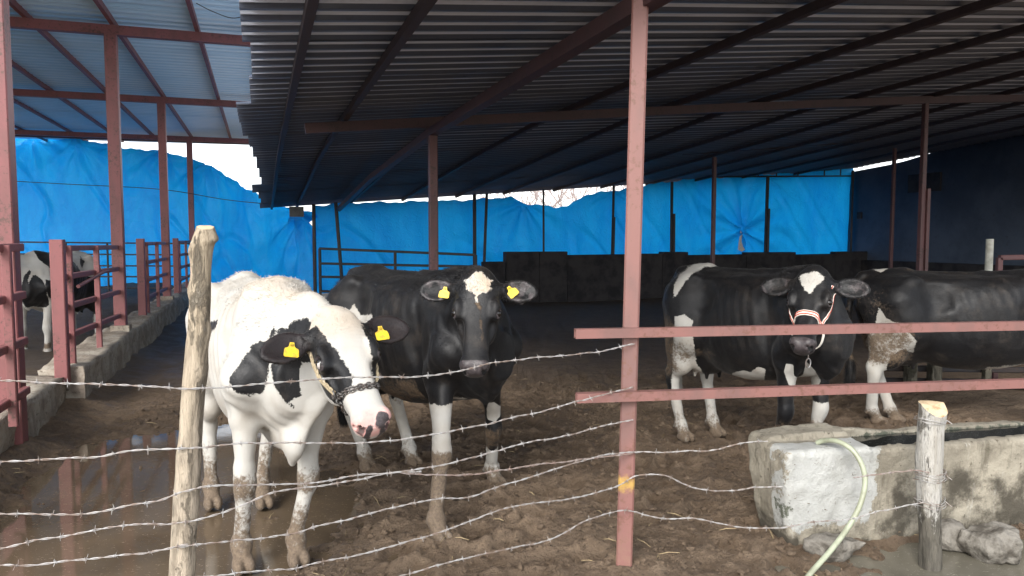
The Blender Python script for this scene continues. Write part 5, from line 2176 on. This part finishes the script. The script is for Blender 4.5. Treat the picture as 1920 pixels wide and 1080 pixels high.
def coat_white(c, A):
    B = A["black"]
    B[:] = -.2
    s8 = .2593
    z2 = lambda pts: Z((480, 560), s8, pts)
    body = ~c.ishead
    sh = c.pxpoly([(430, 714), (438, 700), (448, 689), (455, 674), (461, 664), (472, 651), (485, 640), (497, 640), (506, 648), (504, 662), (506, 680), (502, 710), (496, 728), (488, 738), (469, 743), (445, 738), (434, 725)], 3.0, 4.6)
    ne = c.pxpoly([(506, 684), (530, 672), (565, 676), (564, 741), (553, 743), (542, 753), (550, 763), (543, 760), (536, 754), (514, 726)], 2.9, 4.2)
    nt = c.pxpoly([(512, 648), (516, 630), (522, 618), (529, 612), (536, 616), (545, 606), (556, 599), (575, 597), (590, 606), (585, 680), (520, 684)], 2.9, 4.4)
    st = c.pxpoly([(500, 645), (507, 622), (515, 610), (517, 620), (509, 645)], 3.0, 4.4)
    bk = c.pxpoly([(370, 640), (388, 618), (396, 603), (407, 602), (403, 614), (388, 632)], 3.6, 5.6)
    for d in (sh, ne, nt, st, bk):
        B[:] = np.where(body | ((d is nt) & (c.n < -.055) & ~c.isear), np.maximum(B, d), B)
    # eye patch on the near side (its right), a thin rim of black on the far side
    near = c.headpoly([(-.20, .02), (-.092, .04), (-.080, .10), (-.066, .15), (-.048, .20), (-.032, .27), (-.030, .33), (-.040, .375), (-.075, .395), (-.115, .385), (-.20, .34)], -.165)
    far = c.headpoly([(.20, .02), (.105, .05), (.098, .12), (.094, .20), (.085, .28), (.092, .32), (.20, .33)], -.2)
    B[:] = np.where(c.ishead, np.maximum(np.maximum(B, near), far), B)
    B[:] = np.where(c.isear, .1, B)
    mz = sstep(.485, .53, c.t) * sstep(-.105, -.085, c.n) * c.ishead
    A["pink"] = np.maximum(mz * .85, .03 * c.earin * c.isear)
    A["pink"] *= np.where(c.isear, .5, 1)
    spot = np.maximum(0, 1 - np.hypot((c.t - .56) / .05, (c.s - .030) / .045))
    spot2 = np.maximum(0, 1 - np.hypot((c.t - .575) / .04, (c.s + .030) / .035))
    A["grey"] = np.clip((spot * 1.25 + spot2 * .8), 0, 1) * c.ishead * (c.n < .0)
    A["cream"] = np.maximum(c.ishead * (1 - sstep(.06, .20, c.t)) * sstep(-.1, -.03, c.n) * .45,
                            sstep(1.22, 1.36, c.V[:, 2]) * sstep(.15, .4, c.V[:, 0]) * .35)
    z = c.V[:, 2]
    A["mud"] = np.maximum(A["mud"], (1 - sstep(.08, .56, z)) * .92)
    kn = np.exp(-((z - .42) / .09) ** 2) * (c.V[:, 0] > .2)
    A["mud"] = np.maximum(A["mud"], kn * .78)
    A["mud"] = np.maximum(A["mud"], (1 - sstep(.55, .85, z)) * sstep(.2, .33, np.abs(c.V[:, 1])) * .7)


def coat_star(c, A):
    """black cow with a star, facing the camera behind the white one"""
    B = A["black"]
    B[:] = .2
    star = c.headpoly([(x * 1.38, -.015 + (y + .015) * 1.12) for x, y in [(-.010, -.012), (.020, -.018), (.030, .005), (.056, .022), (.066, .018), (.054, .048), (.058, .072), (.040, .092), (.020, .098), (.006, .115), (.002, .150), (-.004, .118), (-.020, .095), (-.046, .080), (-.044, .055), (-.056, .022), (-.040, .020), (-.022, .004)]])
    B[:] = np.where(star > -.5, np.minimum(B, -star), B)
    A["cream"] = np.where(star > 0, .75, 0)
    legwhite(c, A, "hl", .76)
    legwhite(c, A, "hr", .70)
    legwhite(c, A, "fr", .70)
    E, kn, ft = c.joints["fl"]
    n2 = np.linalg.norm((c.V - ft)[:, :2], axis=1) < .13
    B[:] = np.where(n2 & (c.V[:, 2] < .36), np.minimum(B, c.V[:, 2] - .30), B)
    ch = c.pxpoly([(912, 768), (916, 755), (926, 754), (939, 762), (938, 780), (928, 792), (914, 786)], 3.6, 4.7, 3)
    B[:] = np.minimum(B, -ch)
    fl = c.pxpoly([(640, 575), (655, 580), (664, 570), (676, 592), (690, 590), (697, 588), (697, 612), (690, 625), (665, 622)], 4.2, 6.2)
    B[:] = np.minimum(B, -fl)
    A["grey"] = sstep(.495, .53, c.t) * sstep(-.115, -.09, c.n) * c.ishead * 1.0
    A["grey"] = np.maximum(A["grey"], .45 * c.earin * c.isear)
    x, y, z = c.V.T
    # crusted dung: thigh, underline, foreleg
    A["mud"] = np.maximum(A["mud"], .74 * np.exp(-((z - .66 - .06 * np.sin(5 * x)) / .10) ** 2) * (x < .30) * (x > -.75) * sstep(.03, .12, np.abs(y)))
    A["mud"] = np.maximum(A["mud"], .66 * sstep(-.40, -.60, x) * (1 - sstep(.95, 1.22, z)) * sstep(.30, .55, z))
    frn = np.linalg.norm((c.V - c.joints["fr"][1])[:, :2], axis=1) < .2
    A["mud"] = np.maximum(A["mud"], frn * (1 - sstep(.43, .50, z)) * .95 * (x > .2))
    fln = np.linalg.norm((c.V - c.joints["fl"][1])[:, :2], axis=1) < .15
    A["mud"] = np.maximum(A["mud"], fln * (1 - sstep(.40, .50, z)) * sstep(.22, .32, z) * .72 * (x > .2))
    A["mud"] = np.maximum(A["mud"], (1 - sstep(.05, .36, z)) * .60)
    # flecks of feed down the nose
    fk = c.headpoly([(-.02, .17), (.02, .165), (.034, .20), (.040, .30), (.050, .40), (.036, .40), (.020, .30), (.010, .20)], -.08)
    A["mud"] = np.maximum(A["mud"], sstep(-.01, .01, fk) * .56)


def coat_halter(c, A):
    """black cow with a white forehead and red halter by the trough"""
    B = A["black"]
    B[:] = .2
    bl = c.headpoly([(x * 1.30, y * 1.12 - .005) for x, y in [(-.060, .035), (-.040, .020), (-.010, .026), (.010, .016), (.035, .022), (.060, .040), (.055, .070), (.034, .100), (.022, .125), (.012, .165), (-.004, .172), (-.010, .155), (-.030, .145), (-.028, .12), (-.046, .09)]])
    B[:] = np.where(bl > -.5, np.minimum(B, -bl), B)
    rump = c.pxpoly([(1262, 560), (1264, 535), (1275, 515), (1292, 500), (1318, 488), (1358, 488), (1352, 498), (1320, 502), (1300, 512), (1284, 528), (1270, 552)], 5.3, 6.9)
    B[:] = np.minimum(B, -rump)
    a = c.pxpoly([(1265, 594), (1282, 588), (1298, 600), (1300, 640), (1306, 680), (1330, 720), (1360, 850), (1255, 850), (1262, 640)], 5.2, 6.9)
    x, y, z = c.V.T
    B[:] = np.where(x < -.3, np.minimum(B, -a), B)
    legwhite(c, A, "hl", .60)
    legwhite(c, A, "fl", .48)
    legwhite(c, A, "fr", .30)
    ch = c.pxpoly([(1470, 697), (1474, 682), (1487, 684), (1489, 704), (1496, 708), (1506, 702), (1512, 678), (1527, 694), (1540, 714), (1520, 745), (1500, 745), (1478, 720)], 4.0, 5.6, 4)
    B[:] = np.minimum(B, -ch)
    ud = c.pxpoly([(1372, 700), (1392, 694), (1408, 698), (1420, 688), (1436, 692), (1430, 730), (1384, 730)], 4.8, 6.6, 1.6)
    B[:] = np.minimum(B, -ud)
    A["grey"] = sstep(.49, .53, c.t) * sstep(-.115, -.09, c.n) * c.ishead * 1.0
    A["grey"] = np.maximum(A["grey"], .45 * c.earin * c.isear)
    A["mud"] = np.maximum(A["mud"], .74 * sstep(-.30, -.62, x) * (1 - sstep(.92, 1.12, z)) * sstep(.42, .60, z))
    A["mud"] = np.maximum(A["mud"], .62 * np.exp(-((z - .72) / .12) ** 2) * sstep(.1, -.4, x) * sstep(.1, .2, np.abs(y)))
    A["mud"] = np.maximum(A["mud"], (1 - sstep(.10, .42, z)) * .62)
    A["mud"] = np.maximum(A["mud"], (x > .2) * (1 - sstep(.30, .42, z)) * .85)


def coat_side(c, A):
    """black cow seen from the side at the right edge"""
    B = A["black"]
    B[:] = .2
    x, y, z = c.V.T
    a = c.pxpoly([(1622, 640), (1640, 610), (1648, 575), (1662, 596), (1676, 604), (1694, 606), (1718, 640), (1712, 660), (1690, 655), (1670, 668), (1662, 690), (1668, 700), (1690, 690), (1700, 850), (1600, 850)], 5.3, 7.4)
    B[:] = np.where(x < -.25, np.minimum(B, -a), B)
    legwhite(c, A, "hl", .75)
    be = c.pxpoly([(1820, 706), (1850, 690), (1905, 684), (1960, 680), (1960, 720), (1830, 720)], 5.2, 7.4)
    B[:] = np.where(z < .75, np.minimum(B, -be), B)
    top = c.pxpoly([(1638, 506), (1652, 496), (1676, 497), (1652, 511)], 5.3, 7.4, 4)
    B[:] = np.minimum(B, -top)
    legwhite(c, A, "fl", .5)
    legwhite(c, A, "fr", .5)
    A["mud"] = np.maximum(A["mud"], .74 * sstep(-.35, -.60, x) * (1 - sstep(.80, 1.02, z)) * sstep(.45, .62, z))
    A["mud"] = np.maximum(A["mud"], .30 * sstep(1.22, 1.32, z) * (x < .2))
    A["mud"] = np.maximum(A["mud"], .36 * sstep(-.55, -.75, x) * sstep(.9, 1.0, z) * (1 - sstep(1.15, 1.3, z)))


def coat_pen(c, A):
    """pied cow in the railed pen"""
    B = A["black"]
    z9 = lambda pts: Z((0, 440), .2407, pts)
    B[:] = -.2
    for pts in ([(190, 310), (230, 275), (245, 285), (215, 350), (225, 385), (255, 320), (275, 312), (330, 350), (350, 400), (385, 540), (360, 570), (280, 560), (200, 568), (150, 480)],
                [(255, 118), (330, 125), (420, 125), (420, 300), (380, 250), (310, 200)],
                [(355, 350), (420, 360), (425, 490), (380, 490), (360, 430)],
                [(560, 200), (610, 250), (645, 320), (760, 330), (760, 620), (570, 600), (500, 560), (480, 300), (430, 110), (520, 100)],
                [(625, 170), (660, 210), (640, 260), (622, 220)]):
        B[:] = np.maximum(B, c.pxpoly(z9(pts), 8.5, 12.5))
    B[:] = np.where(c.ishead, .1, B)
    k = np.exp(-((c.V[:, 2] - .20) / .05) ** 2)
    A["mud"] = np.maximum(A["mud"], k * .95)


def px_feet(**k):
    return {a: v for a, v in k.items()}


COWS = {}
COWS["white"] = Cow(dict(
    label="white cow with black ears and one black eye patch, behind the barbed wire",
    pos=(-1.36, 4.05), dir=(.49, -.87), L=.86, H=.985, h=.0095,
    feet=dict(fr=on_ground(455, 1062)[:2], fl=on_ground(557, 1050)[:2], hr=on_ground(398, 946)[:2], hl=on_ground(494, 944)[:2]),
    poll=at(628, 586, 3.33), muzzle=at(708, 792, 2.99), roll=9, tail=.02, udder=False,
    earL=(.10, 1.0, -.10, .25, 1.0), earR=(.22, 1.0, .05, .2, 1.0), eyewhite=-1,
    tags=dict(L=(.105, .0, 4, .1), R=(.115, .0, -12, .15)), fuzz=1.1, nhair=30000, ribs=.0035, W=.82, brisket=.55, pollhair=.30))
COWS["star"] = Cow(dict(
    label="black cow with a pale forehead star and yellow ear tags, facing out",
    pos=(-.60, 4.70), dir=(.66, -.75), L=.92, H=1.0, h=.0095,
    feet=dict(fr=on_ground(822, 1012)[:2], fl=on_ground(926, 908)[:2], hr=on_ground(687, 878)[:2], hl=on_ground(772, 870)[:2]),
    poll=at(895, 516, 3.86), muzzle=at(888, 695, 3.62), roll=0, tail=-.05,
    earL=(.05, 1.0, -.05, .1, 1.0), earR=(.02, 1.0, -.05, .1, 1.0),
    tags=dict(L=(.075, .01, 40, .25), R=(.085, -.005, -8, .1)), fuzz=.4, nhair=22000, ribs=.0026, W=.85))
COWS["halter"] = Cow(dict(
    label="black cow wearing a red and white striped halter, behind the trough",
    pos=(1.78, 5.50), dir=(.52, -.855), L=.86, W=.80, H=.985, h=.0115,
    feet=dict(fr=(1.86, 5.12), fl=(2.13, 5.16), hr=on_ground(1281, 822)[:2], hl=on_ground(1341, 814)[:2]),
    poll=at(1524, 508, 4.86), muzzle=at(1499, 648, 4.57), roll=2, tail=.0,
    earL=(.10, 1.0, -.10, .35, 1.0), earR=(.12, 1.0, .0, .35, 1.0), fuzz=.5, nhair=14000))
COWS["side"] = Cow(dict(
    label="black cow seen side-on at the back of the trough, its rump towards the haltered cow",
    pos=(3.86, 6.28), dir=(.965, -.26), W=.88, belly=1.11, L=.97, H=.945, h=.0125,
    feet=dict(fr=(4.42, 5.98), fl=(4.50, 6.28), hr=on_ground(1642, 792)[:2], hl=on_ground(1675, 789)[:2]),
    poll=(5.15, 5.85, 1.30), muzzle=(5.52, 5.72, .92), roll=0, tail=.05,
    earL=(.10, 1.0, -.10, .35, 1.0), earR=(.12, 1.0, .0, .35, 1.0), fuzz=.6, nhair=5000))
COWS["pen"] = Cow(dict(
    label="black and white cow standing behind the red pen rails under the left roof",
    pos=(-6.27, 10.25), dir=(.02, -1.0), L=.84, H=1.0, h=.016,
    feet=dict(fr=(-6.46, 9.78), fl=(-6.11, 9.72), hr=(-6.42, 10.85), hl=(-6.10, 10.88)),
    poll=(-6.55, 9.25, 1.36), muzzle=(-6.85, 9.05, .92), roll=0, tail=.12,
    earL=(.10, 1.0, -.10, .35, 1.0), earR=(.12, 1.0, .0, .35, 1.0), fuzz=.6, nhair=3000))

cA = COWS["white"]
cA.finish(coat_white)
cB = COWS["star"]
cB.finish(coat_star)
cC = COWS["halter"]
cC.finish(coat_halter)
COWS["side"].finish(coat_side)
COWS["pen"].finish(coat_pen)


# ---- head gear
def ribbon(c, path, wid, thick, name, mat, parent=None, shift=0.0):
    """a flat band that follows (point, normal) pairs"""
    P = [np.array(p) for p, _ in path]
    Nn = [np.array(n) for _, n in path]
    vs = []
    m = len(P)
    for i in range(m):
        t = unit(P[min(i + 1, m - 1)] - P[max(i - 1, 0)])
        nn = unit(Nn[i] - t * Nn[i].dot(t))
        s = np.cross(nn, t)
        for a, b in ((-.5, 0), (.5, 0), (.5, 1), (-.5, 1)):
            vs.append(P[i] + s * (wid * a + shift) + nn * (thick * b))
    fs = [(0, 1, 2, 3), tuple((m - 1) * 4 + k for k in (3, 2, 1, 0))]
    for i in range(m - 1):
        for k in range(4):
            j = (k + 1) % 4
            fs.append((i * 4 + k, (i + 1) * 4 + k, (i + 1) * 4 + j, i * 4 + j))
    mb = MB()
    mb.add(vs, fs)
    o = c.put_mb(name, mb, mat)
    if parent:
        o.parent = parent
    return o


def chain(c, pts, name, mat, link_len=.026, wire=.0032, wid=.0085, parent=None):
    P = np.array(pts)
    d = np.concatenate([[0], np.cumsum(np.linalg.norm(np.diff(P, axis=0), axis=1))])
    mb = MB()
    nl = int(d[-1] / (link_len * .72))
    for i in range(nl):
        s = (i + .5) * d[-1] / nl
        p = np.array([np.interp(s, d, P[:, k]) for k in range(3)])
        q = np.array([np.interp(min(s + .01, d[-1]), d, P[:, k]) for k in range(3)]) - np.array([np.interp(max(s - .01, 0), d, P[:, k]) for k in range(3)])
        t = unit(q)
        a = unit(np.cross(t, [0.3, .5, .8]))
        b = np.cross(t, a)
        side = unit(a + b) if i % 2 else unit(a - b)
        ring = []
        for k in range(11):
            th = 2 * math.pi * k / 10
            ring.append(p + t * math.cos(th) * link_len / 2 + side * math.sin(th) * wid)
        mb.tube(ring, wire, 5, False)
    o = c.put_mb(name, mb, mat)
    if parent:
        o.parent = parent
    return o


def rope(c, pts, r, name, mat, strands=2, parent=None):
    mb = MB()
    P = [np.array(p) for p in pts]
    for k in range(strands):
        q = []
        for i, p in enumerate(P):
            t = unit(P[min(i + 1, len(P) - 1)] - P[max(i - 1, 0)])
            a = unit(np.cross(t, [.2, .9, .3]))
            b = np.cross(t, a)
            th = i * 1.1 + k * 2 * math.pi / strands
            q.append(p + (a * math.cos(th) + b * math.sin(th)) * r * .75)
        mb.tube(q, r, 6)
    o = c.put_mb(name, mb, mat)
    if parent:
        o.parent = parent
    return o


# white cow: rope over the cheek to a ring, chain over the nose and under the chin
pr = [p for p, _ in cA.wrap([(.075, -.16, -.13), (.16, -.17, -.115), (.26, -.17, -.115), (.345, -.15, -.110)], .008, 10)]
h0 = rope(cA, pr, .0046, "halter", "rope_tan", 3)
rope(cA, [p + cA.hN * .014 * cA.hs for p in pr], .0040, "halter_rope", "rope_tan", 2, h0)
pl = [p for p, _ in cA.wrap([(.075, .16, -.13), (.16, .17, -.115), (.26, .17, -.115), (.35, .15, -.105)], .007, 8)]
rope(cA, pl, .0046, "halter_rope", "rope_tan", 2, h0)
rg = pr[-1]
mb = MB()
ring = [rg + cA.hT * .018 * math.cos(a) + cA.hN * .018 * math.sin(a) - cA.hS * .006 for a in np.linspace(0, 2 * math.pi, 17)]
mb.tube(ring, .0042, 7, False)
cA.put_mb("halter_ring", mb, "chain_steel").parent = h0
nose = [p for p, _ in cA.wrap([(.355, -.15, -.105), (.375, -.13, -.04), (.385, -.08, .02), (.388, 0, .05), (.385, .08, .02), (.375, .13, -.04), (.355, .15, -.105)], .006, 8)]
chain(cA, nose, "halter_chain", "chain_steel", parent=h0)
chain(cA, [p + cA.hT * .012 for p in nose], "halter_chain", "chain_steel", parent=h0)
chin = [p for p, _ in cA.wrap([(.355, -.15, -.105), (.385, -.14, -.16), (.40, -.08, -.22), (.40, 0, -.24), (.40, .08, -.22), (.385, .14, -.16), (.355, .15, -.105)], .006, 8)]
chain(cA, chin, "halter_chain", "chain_steel", parent=h0)

# haltered black cow: white band with two red stripes, cheek straps, chin strap with a hanging ring
nb = cC.wrap([(.365, -.15, -.115), (.350, -.14, -.05), (.330, -.08, .02), (.322, 0, .05), (.330, .08, .02), (.350, .14, -.05), (.365, .15, -.115)], .003, 10)
hc = ribbon(cC, nb, .038, .005, "halter", "band_white")
for sft in (-.0095, .0095):
    ribbon(cC, [(p + n * .0045, n) for p, n in nb], .0075, .0025, "halter_stripe", "band_red", hc, sft)
for s in (1, -1):
    ck = cC.wrap([(.365, s * .15, -.115), (.26, s * .17, -.110), (.16, s * .17, -.120), (.08, s * .16, -.125)], .003, 8)
    ribbon(cC, ck, .017, .004, "halter_strap", "band_white", hc)
    ribbon(cC, [(p + n * .0035, n) for p, n in ck], .0055, .0025, "halter_stripe", "band_red", hc)
e0 = cC.wrap([(.365, -.15, -.115), (.37, -.15, -.118)], .004, 2)[0][0]
e1 = cC.wrap([(.365, .15, -.115), (.37, .15, -.118)], .004, 2)[0][0]
up_ = np.array([0, 0, 1.0])
mid_ = cC.head_xyz(.475, 0.0, -.225)
cs = [(q, unit(cC.hT * .8 - cC.hN * .5)) for q in catmull([e0, e0 * .55 + cC.head_xyz(.43, -.115, -.17) * .45, cC.head_xyz(.455, -.07, -.195), mid_, cC.head_xyz(.455, .07, -.195), e1 * .55 + cC.head_xyz(.43, .115, -.17) * .45, e1], 6)]
ribbon(cC, cs, .014, .005, "halter_strap", "band_white", hc)
low = mid_
mb = MB()
mb.tube([low, low - np.array([0, 0, .055])], .0035, 6)
rc = low - np.array([0, 0, .055 + .030])
mb.tube([rc + np.array([.0, .030 * math.cos(a) * .8, .030 * math.sin(a)]) for a in np.linspace(0, 2 * math.pi, 21)], .0042, 7, False)
cC.put_mb("halter_ring", mb, "wire_steel").parent = hc
# ------------------------------------------------------------------ light, sky and render settings
w = bpy.data.worlds.new("World")
scene.world = w
w.use_nodes = True
nt = w.node_tree
bg = nt.nodes["Background"]
sky = nt.nodes.new("ShaderNodeTexSky")
sky.sky_type = "NISHITA"
sky.sun_disc = False
SUN_EL, SUN_AZ = R(36), math.atan2(-.35, -.94)
sky.sun_elevation = SUN_EL
sky.sun_rotation = SUN_AZ
sky.air_density = 1.0
sky.dust_density = 1.5
hs = nt.nodes.new("ShaderNodeHueSaturation")
hs.inputs["Saturation"].default_value = 0.28
nt.links.new(sky.outputs[0], hs.inputs["Color"])
nt.links.new(hs.outputs[0], bg.inputs["Color"])
bg.inputs["Strength"].default_value = 0.13
sl = bpy.data.lights.new("sun", "SUN")
sl.energy = 0.95
sl.angle = R(26)
sl.color = (1.0, 0.96, 0.90)
so = bpy.data.objects.new("sun", sl)
COL.objects.link(so)
sd = Vector((math.sin(SUN_AZ) * math.cos(SUN_EL), math.cos(SUN_AZ) * math.cos(SUN_EL), math.sin(SUN_EL)))
so.rotation_euler = sd.to_track_quat("Z", "Y").to_euler()
so.location = (0, -5, 12)

vs_ = scene.view_settings
vs_.view_transform = "Standard"
vs_.look = "None"
vs_.gamma = 1.0
vs_.use_curve_mapping = False
vs_.exposure = 1.65
scene.render.engine = "CYCLES"
cy = scene.cycles
cy.max_bounces = 7
cy.diffuse_bounces = 5
cy.glossy_bounces = 3
cy.transmission_bounces = 4
cy.use_denoising = True
cy.denoiser = "OPENIMAGEDENOISE"
cy.sample_clamp_indirect = 6
